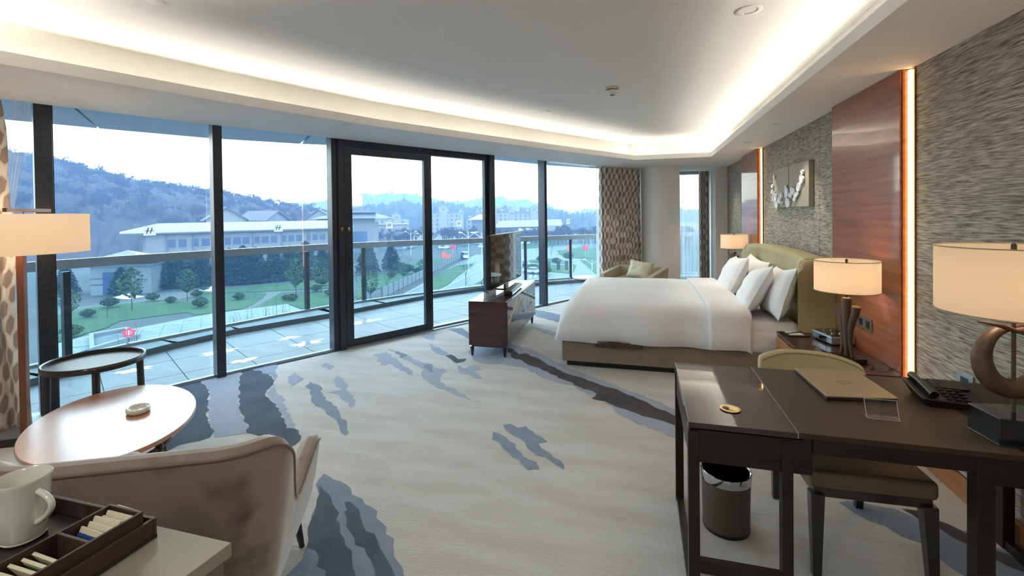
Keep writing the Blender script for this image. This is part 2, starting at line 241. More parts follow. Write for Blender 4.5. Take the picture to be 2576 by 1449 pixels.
HILL_C=[[-274.9,393.5,7.0],[-262.5,401.9,10.8],[-249.7,410.0,13.1],[-236.3,417.8,13.8],[-222.6,425.3,12.9],[-212.0,430.7,10.3],[-197.4,437.5,13.5],[-182.5,443.9,10.0],[-163.5,451.3,7.4],[-124.2,463.7,6.0],[-100.1,469.4,5.7],[-67.9,475.2,0.4],[-35.9,478.7,0.0]]
FWIN=[[3.98,5.7,-5.46,-3.47],[6.2,7.88,-5.44,-3.47],[8.8,10.28,-5.42,-3.46],[10.81,12.58,-5.4,-3.47],[15.68,17.11,-5.36,-3.45],[17.51,19.32,-5.34,-3.47],[19.65,21.32,-5.32,-3.46],[22.39,23.64,-5.3,-3.44],[24.08,25.83,-5.28,-3.46],[26.28,27.87,-5.26,-3.45],[29.03,30.16,-5.23,-3.44],[30.63,32.19,-5.22,-3.45],[32.67,34.27,-5.2,-3.45],[35.4,36.49,-5.18,-3.43],[37.0,38.44,-5.16,-3.44],[38.96,40.54,-5.14,-3.45],[41.75,42.69,-5.12,-3.42],[36.78,38.66,-11.81,-9.92],[39.07,40.54,-11.99,-10.05],[31.54,32.6,-11.4,-9.5],[34.34,35.75,-11.62,-9.72]]
# ================================================================ materials
m_paint = M('ceiling_paint', (238,236,232), .8)
m_wallp = M('beige_wall_paint', (238,232,225), .8, bump=((400,400,400), .15))
m_wall = M('grasscloth', (72,64,55), .62, var=((200,191,175), (1, 10, 170), .31, .69), bump=((4, 15, 300), .5))
m_wood = M('lacquered_wood', (124,62,34), .35, coat=.65, coat_r=.04, var=((168,98,58), (5, 1.3, 26), .3, .72))
m_wood_pl = M('orange_wood', (150,96,56), .4, var=((176,118,72), (5, 1.5, 30), .3, .7))
m_frame = M('dark_bronze_frame', (44,50,60), .33, .25, var=((52,58,68), (40,40,40), .4, .6))
m_alu = M('brushed_metal', (150,156,162), .28, .9)
m_glass = M_glass('window_glass', (.94,.975,.985), .6)
m_glass_b = M_glass('balcony_glass', (.80,.92,.95), .7)
m_track = M('floor_track', (150,160,172), .35, .7)
m_white = M('white_plastic', (235,232,226), .4)
m_chrome = M('chrome', (215,216,220), .08, 1)
m_black = M('black_plastic', (18,18,20), .35)
m_screen = M('tv_screen', (9,9,11), .06, coat=1, coat_r=.02)
m_lacq = M('dark_lacquer', (50,22,22), .5, spec=.25, coat=.8, coat_r=.015, var=((66,32,30), (3,3,22), .35, .65))
m_desk = M('dark_desk_wood', (25,18,16), .42, spec=.3, var=((36,26,22), (4,4,24), .35, .65))
m_gloss = M('glossy_desk_panel', (46,26,28), .5, spec=.3, coat=.8, coat_r=.012)
m_matte = M('matte_desk_panel', (56,44,36), .5, spec=.3)
m_brass = M('brass', (205,178,120), .22, 1)
m_white_cl = M('white_bed_linen', (252,251,251), .72, sheen=.1, bump=((14,14,14), .25))
m_bedbase = M('bed_base_fabric', (134,120,100), .7, bump=((500,500,500), .25))
m_leather = M('olive_leather', (172,162,122), .42, var=((162,152,114), (3,3,3), .4, .6), bump=((220,220,220), .08))
m_velvet = M('taupe_velvet', (150,132,120), .55, sheen=.9, var=((96,76,66), (7,7,7), .52, .74))
m_beige_f = M('cream_seat_fabric', (196,180,142), .7, bump=((600,600,600), .4))
m_seat_d = M('seat_leather', (96,86,66), .5)
m_armc = M('beige_chair_fabric', (178,166,140), .7, bump=((300,300,300), .2))
m_armc2 = M('pale_cushion', (192,182,150), .5)
m_carpet = M('carpet', (210,209,207), .95, var=((194,190,184), (1.6,6.5,1), .36, .72), bump=((26,120,60), .9), spec=.1)
CK = {'l': ((168,176,192),(158,168,186)), 'v': ((160,168,190),(152,162,186)), 'm': ((140,152,170),(128,142,160)), 'd': ((80,92,108),(94,106,120)), 'k': ((76,74,78),(90,88,90))}
m_cp = {k: M('carpet_dye_'+k, a, .95, var=(b, (3,3,3), .35, .65), bump=((60,60,60), .6), spec=.1) for k, (a, b) in CK.items()}
m_tile = M('balcony_stone_tile', (112,120,128), .5, var=((102,110,118), (2,9,2), .35, .65), bump=((20,20,20), .2))
m_puddle = M('rain_puddle', (190,205,215), .03, spec=1, coat=1)
m_marble = M('black_marble', (20,24,30), .12, coat=.5, var=((70,84,98), (9,9,9), .64, .72))
m_lwood = M('lamp_wood', (92,70,54), .5, var=((74,54,42), (30,30,6), .35, .65))
m_tabletop = M('tea_table_veneer', (172,118,92), .3, coat=1, coat_r=.22, var=((188,128,94), (3,14,3), .35, .65))
m_dkwood = M('black_stained_wood', (30,26,26), .3, coat=.3)
m_ceram = M('cream_ceramic', (226,226,212), .2, coat=.6)
m_traytop = M('tray_table_top', (64,66,74), .38)
m_canvas = M('art_canvas', (168,160,144), .7, bump=((500,500,500), .3))
m_petal = M('white_porcelain', (226,230,234), .25)
m_cab = M('minibar_top', (150,146,128), .3, coat=.3)
m_paper = M('sachet_paper', (226,218,190), .6)
m_curt = M_curtain('hexagon_curtain', (222,214,200), (160,142,134), (236,230,220), .135, .225)
m_sheer = M_sheer('sheer_voile', (232,238,244), .48)
m_stick = M_sheer('decal_vinyl', (240,242,245), 1.0, .6)
m_led = M_emit('warm_led', (255,206,140), 6.5)
m_shade = None
def shade_mat():
    m, t, b = newmat('lamp_shade_fabric'); t.nodes.remove(b); out = t.nodes['Material Output']
    df = t.nodes.new('ShaderNodeBsdfDiffuse'); tl = t.nodes.new('ShaderNodeBsdfTranslucent')
    df.inputs[0].default_value = lin((232,222,204)); tl.inputs[0].default_value = lin((240,222,196))
    mx = t.nodes.new('ShaderNodeMixShader'); mx.inputs[0].default_value = .5
    t.links.new(df.outputs[0], mx.inputs[1]); t.links.new(tl.outputs[0], mx.inputs[2]); t.links.new(mx.outputs[0], out.inputs[0]); return m
m_shade = shade_mat()

# ================================================================ room shell
WIN = [(-4.455,2.42),(-3.945,3.50),(-3.36,4.54),(-2.71,5.66),(-2.14,6.60),(-1.55,7.60),(-.75,8.95)]
COLM = [(-.02,9.95),(-.01,9.75),(.03,9.56),(.10,9.40),(.20,9.30),(.33,9.27),(.45,9.29),(.72,9.36)]
ROOM = [(1.66,-2.6),(1.66,9.97),(1.44,9.97),(1.44,10.80),(.76,10.80)]+COLM[::-1]+WIN[::-1]+[(-5.10,1.0),(-5.35,-2.6)]
ZS, ZC = 2.44, 2.73
floor = struct(MB().flat(ROOM, 0).build('floor', m_carpet), 'beige patterned carpet floor with blue and charcoal brush strokes', 'carpet')
def ragged(P, amp, seed):
    r = random.Random(seed); out = []
    for i in range(len(P)):
        a, b = Vector(P[i]), Vector(P[(i+1) % len(P)]); L = (b-a).length; k = max(1, min(10, int(L/.045)))
        nrm = Vector(((b-a).y, -(b-a).x)); nrm = nrm/L if L > 1e-6 else nrm
        for j in range(k):
            p = a+(b-a)*(j/k)
            out.append(tuple(p+nrm*(r.uniform(-1, 1)*min(amp, L*.25) if j else 0)))
    return out
for i, (c, lay, P) in enumerate(CARPET):
    o = MB().flat(ragged(P, .018, i), .0015+.0012*lay+.00003*i).build('carpet_patch', m_cp[c], floor)

# ceiling: soffit with a tray opening, glowing recess and raised centre
def ring_flat(mb, outer, inner, z):
    tri = tessellate_polygon([[Vector((*p, 0)) for p in outer], [Vector((*p, 0)) for p in inner]])
    return mb.add([(*p, z) for p in list(outer)+list(inner)], [tuple(t) for t in tri])
def skirt(mb, P, z0, z1, closed=True):
    n = len(P)
    return mb.add([(*p, z0) for p in P]+[(*p, z1) for p in P], [(i, (i+1) % n, n+(i+1) % n, n+i) for i in range(n if closed else n-1)])
ceiling = struct(ring_flat(MB(), ROOM, OPEN, ZS).build('ceiling', m_paint), 'pale soffit ceiling around a raised lit tray', 'ceiling')
lip = MB(); O2 = offset_poly(OPEN, .018)
skirt(lip, OPEN, ZS, 2.515); skirt(lip, O2, ZS+.02, 2.515); ring_flat(lip, O2, OPEN, 2.515); lip.build('tray_lip', m_paint, ceiling)
O3 = offset_poly(OPEN, .19)
sh = MB(); ring_flat(sh, O3, O2, ZS+.02); skirt(sh, O3, ZS+.02, ZC); sh.build('tray_recess', m_paint, ceiling)
MB().flat(O3, ZC).build('raised_panel', m_paint, ceiling)
struct(MB().flat([(-7,-3),(2.2,-3),(2.2,11.3),(-1,11.3)], 2.95).build('trim_roof', m_paint))  # unseen slab added over the ceiling to keep sky light from leaking in

# headboard wall: grasscloth panels with seams, laid between lacquered wood pilasters
wr = group_empty('wall_right', 'grasscloth covered headboard wall in brown grey streaks', 'wall')
MB().box(1.665, 1.80, -2.6, 10.2, 0, 2.5).build('backing', m_wall, wr)
for a, b in ((-2.6, .6), (.604, 3.452), (4.585, 5.066), (5.074, 6.716), (6.724, 7.17), (8.30, 9.97)):
    MB().box(1.655, 1.668, a, b, 0.12 if b < 4 else 0, ZS).build('wall_panel', m_wall, wr, bevel=.002)
wb = group_empty('wall_back', 'plain beige wall behind the viewer', 'wall')
MB().box(-5.5, 1.7, -2.72, -2.6, 0, 2.5).build('wall_face', m_wallp, wb)
wl = group_empty('wall_left', 'plain wall left of the windows', 'wall')
MB().hexa([(-5.35,-2.6,0),(-5.10,1.0,0),(-5.25,1.02,0),(-5.5,-2.6,0)], [(-5.35,-2.6,2.5),(-5.10,1.0,2.5),(-5.25,1.02,2.5),(-5.5,-2.6,2.5)]).build('wall_face', m_wallp, wl)
wf = group_empty('wall_far', 'beige rounded pillar and pier around the narrow far window', 'wall')
cl = MB(); CP = COLM+[(.76,10.80),(.76,11.0),(-.02,11.0)]; skirt(cl, CP, 0, ZS)
cl.build('pillar', m_wallp, wf, smooth=50)
MB().box(1.44, 1.80, 9.97, 11.0, 0, ZS).build('pier', m_wallp, wf)
def pilaster(n, y0, y1):
    g = group_empty('trim_%d' % n, None, None)
    MB().box(1.592, 1.662, y0, y1, 0, ZS-.002).build('wood_pilaster', m_wood, g, bevel=.002)
    return g
pilaster(1, 3.505, 4.585); pilaster(2, 7.24, 8.30)
bb = struct(MB().box(1.635, 1.656, -2.6, 3.42, 0, .115).build('baseboard_right', m_wood_pl, bevel=.003))
def led(label, y):
    t = thing('led_strip', label, 'light strip', (1.640, y, 0))
    MB().box(-.006, .006, -.010, .018, .02, ZS-.012).build('diffuser', m_led, t)
    MB().box(.006, .014, -.03, .028, .01, ZS-.004).box(-.034, .006, .0185, .0215, .01, ZS-.004).build('channel_shield', m_wood, t)  # back plate, plus a thin side wall added to shield the pilaster from the glow
led('vertical glowing LED strip beside the wide near wood pilaster by the desk', 3.482)
led('thin vertical glowing LED strip beside the far wood pilaster above the headboard', 7.217)

# windows
def frame_at(p, q):
    a, b = Vector(p), Vector(q); d = (b-a).normalized(); n = Vector((-d.y, d.x)); return a, b, d, n          # n points outdoors
def oriented_box(p, d, n, s0, s1, t0, t1, z0, z1, mb=None):
    mb = mb or MB(); P = [p+d*s0+n*t0, p+d*s1+n*t0, p+d*s1+n*t1, p+d*s0+n*t1]
    return mb.hexa([(*v, z0) for v in P], [(*v, z1) for v in P])
wn = 0
mull = []
for i in (0, 1, 4, 5):
    wn += 1
    a, b, d, n = frame_at(WIN[i], WIN[i+1])
    g = group_empty('window_%d' % wn, 'full height glass pane looking over the balcony', 'window')
    L = (b-a).length
    oriented_box(a, d, n, .04, L-.04, .075, .083, .02, ZS+.03).build('pane', m_glass, g)
    oriented_box(a, d, n, .0, L, .055, .10, 0, .022).build('sill', m_track, g)
    w = {0: .10, 1: .078, 4: .05, 5: .06}[i]
    oriented_box(a, d, n, -.0, w, 0.0, .15, 0, ZS+.05).build('mullion', m_frame, g, bevel=.003)
    if i in (0, 1): oriented_box(a, d, n, w, w+.012, .07, .13, 0, ZS+.05).build('glazing_bead', m_frame, g)
# pane left of the first mullion, behind the gathered curtain
a, b, d, n = frame_at((-5.10,1.0), WIN[0])
g = group_empty('window_5', 'glass pane behind the gathered left curtain', 'window')
oriented_box(a, d, n, 0, (b-a).length, .075, .083, .02, ZS+.03).build('pane', m_glass, g)
oriented_box(a, d, n, 0, (b-a).length, .0, .10, 0, .05).build('sill', m_track, g)
# sliding door
a, b, d, n = frame_at(WIN[2], WIN[3]); L = (b-a).length
g = group_empty('door_1', 'dark framed sliding glass door onto the balcony', 'door')
oriented_box(a, d, n, -.03, .035, .02, .15, 0, ZS+.05).build('jamb', m_frame, g)
oriented_box(a, d, n, .035, .105, -.01, .13, 0, ZS+.05).build('jamb', m_frame, g, bevel=.004)
oriented_box(a, d, n, .105, L+.02, .0, .14, 2.35, ZS+.05).build('header', m_frame, g, bevel=.004)
lf = oriented_box(a, d, n, .115, .205, .005, .06, .02, 2.345).build('door_stile', m_frame, g, bevel=.004)
oriented_box(a, d, n, L-.09, L+.005, .005, .06, .02, 2.345).build('door_stile', m_frame, g, bevel=.004)
oriented_box(a, d, n, .205, L-.09, .005, .06, .02, .105).build('door_rail', m_frame, g, bevel=.004)
oriented_box(a, d, n, .205, L-.09, .005, .06, 2.275, 2.345).build('door_rail', m_frame, g, bevel=.004)
oriented_box(a, d, n, .20, L-.085, .028, .036, .10, 2.28).build('pane', m_glass, g)
oriented_box(a, d, n, .10, L, .0, .10, 0, .018).build('threshold', m_track, g)
hd = MB(); hp = a+d*.158+n*.002
hd.lathe([(.001,0),(.02,.001),(.022,.004),(.016,.006),(.001,.006)], 16, cap=False, sy=3.0)
hd.xf(Matrix.Translation((hp.x, hp.y, 1.02)) @ Matrix.Rotation(math.atan2(d.y, d.x), 4, 'Z') @ Matrix.Rotation(PI/2, 4, 'X'))
hd.build('finger_pull', m_black, g, smooth=40)
for s_ in (.07, .158):
    k = MB(); kp = a+d*s_+n*(-.012 if s_ < .1 else .002)
    k.lathe([(.001,0),(.012,.001),(.013,.005),(.007,.008),(.001,.008)], 14, cap=False, sy=1.9)
    k.xf(Matrix.Translation((kp.x, kp.y, 1.40)) @ Matrix.Rotation(math.atan2(d.y, d.x), 4, 'Z') @ Matrix.Rotation(PI/2, 4, 'X'))
    k.build('brass_lock', m_brass, g, smooth=40)
a, b, d, n = frame_at(WIN[3], WIN[4]); L = (b-a).length
g = group_empty('door_2', 'dark framed fixed glass leaf beside the sliding door', 'door')
oriented_box(a, d, n, 0, L+.0, .055, .14, 2.36, ZS+.05).build('header', m_frame, g, bevel=.004)
oriented_box(a, d, n, .0, .06, .062, .12, 0, 2.36).build('door_stile', m_frame, g)
oriented_box(a, d, n, L-.10, L-.03, .062, .12, 0, 2.40).build('door_stile', m_frame, g)
oriented_box(a, d, n, L-.04, L+.0, .0, .15, 0, ZS+.05).build('jamb', m_frame, g)
oriented_box(a, d, n, .04, L-.08, .085, .093, .03, 2.38).build('pane', m_glass, g)
oriented_box(a, d, n, .0, L, .055, .13, 0, .035).build('threshold', m_track, g)
oriented_box(a, d, n, .0, L, -.02, .05, 0, .014).build('track', m_track, g)
# narrow far window
g = group_empty('window_6', 'narrow far window between the pillar and the pier', 'window')
MB().box(.76, 1.44, 10.80, 10.808, 0, ZS).build('pane', m_glass, g)
MB().box(.70, 1.50, 10.86, 10.95, 2.38, 2.5).build('mullion', m_frame, g)

# glass decals with a slanted twin-stroke letter mark
def decal(label, px_a, z):
    a, d = Vector(px_a[0]), Vector(px_a[1])
    n = Vector((-d.y, d.x)); t = thing('window_decal', label, 'decal', (a.x, a.y, z), math.atan2(d.y, d.x), 'letter decals on the window glass')
    MB().add([(-.045,0,-.042),(.045,0,-.042),(.045,0,.042),(-.045,0,.042)], [(0,1,2,3)]).build('sticker', m_stick, t)
    k = MB()
    def bar(x0, z0, x1, z1, w): k.hexa([(x0-w,-.0012,z0),(x0+w,-.0012,z0),(x0+w,0,z0),(x0-w,0,z0)], [(x1-w,-.0012,z1),(x1+w,-.0012,z1),(x1+w,0,z1),(x1-w,0,z1)])
    bar(-.022, -.024, -.008, .026, .0035); bar(.004, -.024, .018, .026, .0035)
    k.box(-.032, .03, -.0012, 0, -.002, .003)
    k.build('letter', M('decal_ink', (84,104,134), .5), t)
def on_pane(i, s):
    a, b, d, n = frame_at(WIN[i], WIN[i+1]); p = a+d*s+n*.072; return (p, d)
for i, s, z, lb in ((0,.71,1.441,'with slanted letter mark, in the pane beside floor lamp'), (1,.60,1.437,'with slanted letter mark, before the grey roof'), (2,.72,1.431,'on the sliding door glass'), (3,.52,1.428,'with slanted letter mark on the fixed door leaf'), (5,.70,1.412,'in the pane left of the patterned curtain')):
    decal('square white decal '+lb, on_pane(i, s), z)

# balcony -------------------------------------------------------------------
RAIL = [(-6.05,1.7,1.13),(-5.98,2.5,1.13),(-5.872,3.312,1.13),(-5.767,3.95,1.125),(-5.50,4.85,1.12),(-5.23,5.65,1.11),(-4.85,6.56,1.105),(-4.22,7.60,1.09),(-3.08,9.02,1.07),(-2.225,9.92,1.06),(-1.058,10.90,1.06),(.2,11.6,1.06),(1.6,12.0,1.06),(3,12.1,1.06)]
KERB = [(-5.5,1.5),(-5.48,3.0),(-5.36,4.2),(-5.19,4.915),(-4.551,6.078),(-4.20,6.95),(-3.808,7.85),(-3.186,8.778),(-2.0,9.86),(-1.246,10.43),(.2,11.15),(3,11.6)]
bal = group_empty('floor_balcony', 'pale stone tiled balcony outside the windows', 'balcony')
OUTB = [(p[0]-.35, p[1]+.25) for p in RAIL]
MB().prism([(-5.10,.9)]+[(p[0]-.1, p[1]+.05) for p in WIN]+[(-.02,10.4),(-.02,11.02),(3,11.02)]+OUTB[::-1]+[(-6.2,.9)], -.35, -.012).build('slab', M('joint_mortar', (110,118,124), .8), bal)
ux = Vector((math.cos(math.radians(60)), math.sin(math.radians(60)))); uy = Vector((-ux.y, ux.x)); org = Vector((-4.5, 2.2))
def inside(p, P):
    c = False; n = len(P)
    for i in range(n):
        a, b = P[i], P[i-1]
        if (a[1] > p[1]) != (b[1] > p[1]) and p[0] < (b[0]-a[0])*(p[1]-a[1])/(b[1]-a[1])+a[0]: c = not c
    return c
DECK = [(p[0]-.12, p[1]+.07) for p in WIN]+[(-.02,10.9),(.5,11.2)]+KERB[:-1][::-1]+[(-5.3,.9)]
def clip(P, a, n):
    out = []
    for i in range(len(P)):
        p, q = P[i], P[(i+1) % len(P)]; dp, dq = (p-a).dot(n), (q-a).dot(n)
        if dp >= 0: out.append(p)
        if (dp >= 0) != (dq >= 0): out.append(p+(q-p)*(dp/(dp-dq)))
    return out
T = .60
for i in range(-4, 17):
    for j in range(-1, 6):
        c = org+ux*(i+.5)*T+uy*(j+.5)*T
        P = [org+ux*(i*T+.004)+uy*(j*T+.004), org+ux*((i+1)*T-.004)+uy*(j*T+.004), org+ux*((i+1)*T-.004)+uy*((j+1)*T-.004), org+ux*(i*T+.004)+uy*((j+1)*T-.004)]
        ins = [inside(p, DECK) for p in P]
        if not any(ins) and not inside(c, DECK): continue
        if not all(ins):      # trim against the nearest window facet
            for k in range(6):
                a, b, d, n = frame_at(WIN[k], WIN[k+1])
                if -.7 < (c-a).dot(d) < (b-a).length+.7 and P: P = clip(P, a+n*.10, n)
        if len(P) >= 3: MB().hexa([(*p, -.012) for p in P], [(*p, 0) for p in P]).build('tile', m_tile, bal)
kb = MB(); 
for i in range(len(KERB)-1):
    a, b, d, n = frame_at(KERB[i], KERB[i+1])
    L = (b-a).length; oriented_box(a, d, n, -.03, L+.03, .0, .42, -.02, .07, kb)
kb.build('kerb', M('kerb_stone', (92,104,112), .6), bal)
def puddle(label, c, r, k):
    r2 = random.Random(k); P = []
    for i in range(26):
        a = 2*PI*i/26; q = r*(.45+.75*r2.random()); P.append((c[0]+q*math.cos(a)*1.5, c[1]+q*math.sin(a)*.7))
    P = [tuple(Vector((0, 0))+ux*(p[0]-c[0])+uy*(p[1]-c[1])+Vector(c)) for p in P]
    tag(MB().prism(ragged(P, .01, k), .0003, .0022).build('puddle', m_puddle), label, 'puddle', 'rain puddles on the balcony')
for k, (lb, c, r) in enumerate((('left of the first mullion', (-4.7,4.2), .13), ('nearest the sliding door jamb', (-3.95,4.75), .15), ('beyond the door glass near the left stile', (-3.9,5.9), .16), ('by the tray table', (-5.0,3.5), .12), ('between mullion and door', (-4.35,4.9), .10), ('close under the second window pane', (-4.15,4.0), .10))):
    puddle('irregular shiny rain puddle on balcony tiles '+lb, c, r, k)
rail = thing('balcony_railing', 'curved metal and glass balcony railing outside the windows', 'railing', (0,0,0))
tr_ = MB()
for i in range(len(RAIL)-1):
    p, q = RAIL[i], RAIL[i+1]; a, b, d, n = frame_at(p[:2], q[:2]); P = [a-n*.035-d*.012, b-n*.035+d*.012, b+n*.035+d*.012, a+n*.035-d*.012]
    zz = [p[2], q[2], q[2], p[2]]; tr_.hexa([(*v, z-.10) for v, z in zip(P, zz)], [(*v, z) for v, z in zip(P, zz)])
tr_.build('top_rail', M('rail_metal', (150,160,168), .35, .15), rail)
br = MB()
for i in range(len(RAIL)-1):
    p, q = RAIL[i], RAIL[i+1]; a, b, d, n = frame_at(p[:2], q[:2]); L = (b-a).length
    oriented_box(a, d, n, -.01, L+.01, -.03, .03, .06, .10, br)
    oriented_box(a, d, n, .0, L, -.006, .006, .10, p[2]-.09).build('glass_panel', m_glass_b, rail)
br.build('bottom_rail', M('rail_metal_low', (150,160,168), .35, .15), rail)
for p in ((-5.86,3.42), (-5.06,6.10), (-4.62,6.98), (-3.02,9.09), (-2.42,9.72), (-1.55,10.49), (-6.0,2.2), (.9,11.8)):
    MB().box(-.025, .025, -.035, .035, .05, 1.0).build('post', m_frame, rail, bevel=.004, loc=(p[0], p[1], 0))
# slab over the balcony with panel joints
oh = group_empty('ceiling_balcony', 'blue grey panelled soffit over the balcony', 'soffit')
EDGE = [(-7.3,1.5),(-6.316,3.551),(-6.078,3.912),(-5.473,4.816),(-4.301,5.756),(-3.2,7.6),(-1.9,9.9),(-.5,11.6),(1.8,12.2)]
INN = [(-5.0,1.0)]+[(p[0]+.02, p[1]-.01) for p in WIN]+[(-.02,10.2),(.7,11.0),(1.8,11.0)]
m_soff = M('soffit_panel', (186,206,224), .5)
for P in ([(-7.3,1.5),(-6.040,3.868),(-4.425,2.475),(-5.0,1.0)], [(-6.030,3.884),(-5.473,4.816),(-4.72,5.60),(-3.53,4.50),(-3.94,3.50),(-4.40,2.50)],
          [(-4.70,5.62),(-4.2,6.0),(-3.2,7.6),(-2.14,6.62),(-2.71,5.68),(-3.50,4.52)], [(-3.18,7.63),(-1.9,9.9),(-.5,11.6),(1.8,12.2),(1.8,11.0),(.7,11.0),(-.02,10.2),(-.75,8.95),(-1.55,7.6),(-2.12,6.65)]):
    MB().prism(P, 2.6, 2.66).build('soffit_panel', m_soff, oh)
MB().prism([(-7.3,1.5)]+EDGE[1:]+INN[::-1], 2.66, 2.9).build('slab', m_frame, oh)

# curtains ------------------------------------------------------------------
def curtain(name, pfun, z0, z1, n, waves, amp, m, parent, nz=24, seed=0, usc=1.0, uoff=0):
    """pfun(u, z) gives the plan position of the cloth before folding; folds are pushed along the plan normal"""
    r = random.Random(seed); ph = [r.uniform(0, 6.28) for _ in range(6)]
    mb = MB(); uv = []
    for j in range(nz):
        z = z0+(z1-z0)*j/(nz-1); acc = 0; prev = None
        for i in range(n):
            u = i/(n-1); p = Vector(pfun(u, z)); q = Vector(pfun(min(1, u+.01), z))-Vector(pfun(max(0, u-.01), z))
            nn = Vector((-q.y, q.x)).normalized()
            w = math.sin(2*PI*waves*u+ph[0]+.8*math.sin(2*PI*u*2.3+ph[1]))+.35*math.sin(2*PI*waves*2.17*u+ph[2]+z*.7)
            pos = p+nn*w*amp*(.75+.25*(1-(z-z0)/(z1-z0)))
            if prev is not None: acc += (pos-prev).length
            prev = pos; mb.v.append((pos.x, pos.y, z)); uv.append((acc*usc+uoff, z))
    mb.f = [(j*n+i, j*n+i+1, (j+1)*n+i+1, (j+1)*n+i) for j in range(nz-1) for i in range(n-1)]
    mb.uv = uv
    return mb.build(name, m, parent, smooth=80)
def line2(a, b): return lambda u, z: (a[0]+(b[0]-a[0])*u, a[1]+(b[1]-a[1])*u)
c1 = thing('curtain', 'hexagon patterned curtain with sheer hanging left of the first window by floor lamp', 'curtain', (0,0,0))
def left_fun(u, z):
    t = (2.44-z)/2.44; e = Vector((-4.50, 2.25)).lerp(Vector((-4.36, 2.31)), t**1.2); s = Vector((-5.05, 1.15)); bulge = .03*math.sin(t*7)+.02*math.sin(t*17)
    p = s.lerp(e, u); return (p.x+.02+bulge*u, p.y)
curtain('patterned_cloth', left_fun, .01, 2.43, 160, 9, .05, m_curt, c1, seed=2)
def left_sh(u, z):
    t = (2.44-z)/2.44; q_ = min(1, t*1.9); s = Vector((-4.46,2.30)).lerp(Vector((-4.50,2.18)), q_); e = Vector((-4.42,2.395)).lerp(Vector((-4.47,2.24)), q_)
    p = s.lerp(e, u); return (p.x, p.y)
curtain('sheer_cloth', left_sh, .01, 2.43, 40, 5, .02, m_sheer, c1, seed=5)
c2 = thing('curtain', 'hexagon patterned curtain with sheer hanging between last big pane and the pillar', 'curtain', (0,0,0))
curtain('patterned_cloth', line2((-.76,8.84), (.0,9.70)), .01, 2.435, 260, 13, .055, m_curt, c2, seed=9)
curtain('sheer_cloth', line2((-.82,8.84), (-.70,9.0)), .01, 2.435, 40, 4, .02, m_sheer, c2, seed=10)
MB().tube([(-.95,8.78,2.425), (-.03,9.80,2.425)], .012).build('curtain_track', m_white, c2)
c3 = thing('curtain', 'narrow patterned curtain with sheer at the narrow far window', 'curtain', (0,0,0))
curtain('patterned_cloth', line2((1.20,10.60), (1.42,10.62)), .01, 2.42, 60, 4, .035, m_curt, c3, seed=4)
curtain('sheer_cloth', line2((.78,10.70), (1.24,10.70)), .01, 2.42, 90, 6, .03, m_sheer, c3, seed=6)

# ceiling fittings ----------------------------------------------------------
def downlight(x, y, z, lb, r=.045):
    t = thing('downlight', 'small recessed chrome downlight in ceiling '+lb, 'downlight', (x, y, z), 0, 'recessed downlights')
    MB().lathe([(r*.78,-.001),(r*1.15,-.004),(r*1.2,-.002),(r*1.2,.0)], 28, cap=False).build('ring', m_white, t, smooth=50)
    MB().lathe([(r*.8,-.001),(r*.55,.03),(r*.3,.045),(.001,.05)], 24, cap=False).build('reflector', m_chrome, t, smooth=50)
    if z < 2.5 and x > -2:
        li = bpy.data.lights.new('spot', 'SPOT'); li.energy = 30 if x > 1 else 14; li.spot_size = 1.25; li.spot_blend = .5; li.color = (1, .88, .70); li.shadow_soft_size = .03
        so = bpy.data.objects.new('spot', li); COL.objects.link(so); so.parent = t; so.location = (0, 0, -.01)
    MB().lathe([(.001,.012),(r*.28,.014),(r*.32,.03),(r*.2,.045)], 16, cap=False).build('bulb', m_white, t, smooth=50)
for x, y, z, lb in ((.62,3.0,2.7285,'in the raised tray near the top of the picture'), (-2.748,3.913,2.4385,'over the second window pane'), (-1.539,6.14,2.4385,'above the fixed door leaf'), (-.269,8.548,2.4385,'in front of the patterned curtain'), (1.332,6.554,2.4385,'nearest the far LED strip'), (1.337,5.284,2.4385,'above the wall art'), (1.296,9.0,2.4385,'before the far pier')):
    downlight(x, y, z, lb, .06 if z > 2.6 else .042)
t = thing('smoke_detector', 'small cream smoke detector with dark ring under the raised ceiling', 'smoke detector', (-.25,4.46,2.73))
MB().lathe([(.055,-.022),(.062,-.018),(.062,0)], 28).build('base', M('detector_cream', (214,196,170), .4), t, smooth=40)
MB().lathe([(.054,-.028),(.054,-.022)], 28).build('gap_ring', m_black, t, smooth=40)
MB().lathe([(.022,-.07),(.03,-.062),(.045,-.05),(.057,-.036),(.055,-.028)], 28).build('head', m_white, t, smooth=60)
MB().lathe([(.012,-.074),(.026,-.070)], 20).build('sensor', M('sensor_brown', (110,84,62), .4), t, smooth=40)
for x, y, z, lb in ((-1.03,5.27,2.73,'on the raised ceiling left of the smoke detector'), (1.331,5.985,2.44,'on the soffit by the headboard wall'), (-2.53,1.92,2.73,'on raised ceiling at the top left')):
    t = MB().lathe([(.035,-.007),(.042,-.004),(.042,0)], 28).build('sprinkler_cover', m_white, smooth=40, loc=(x, y, z)); tag(t, 'flat white round sprinkler cover '+lb, 'sprinkler cover')
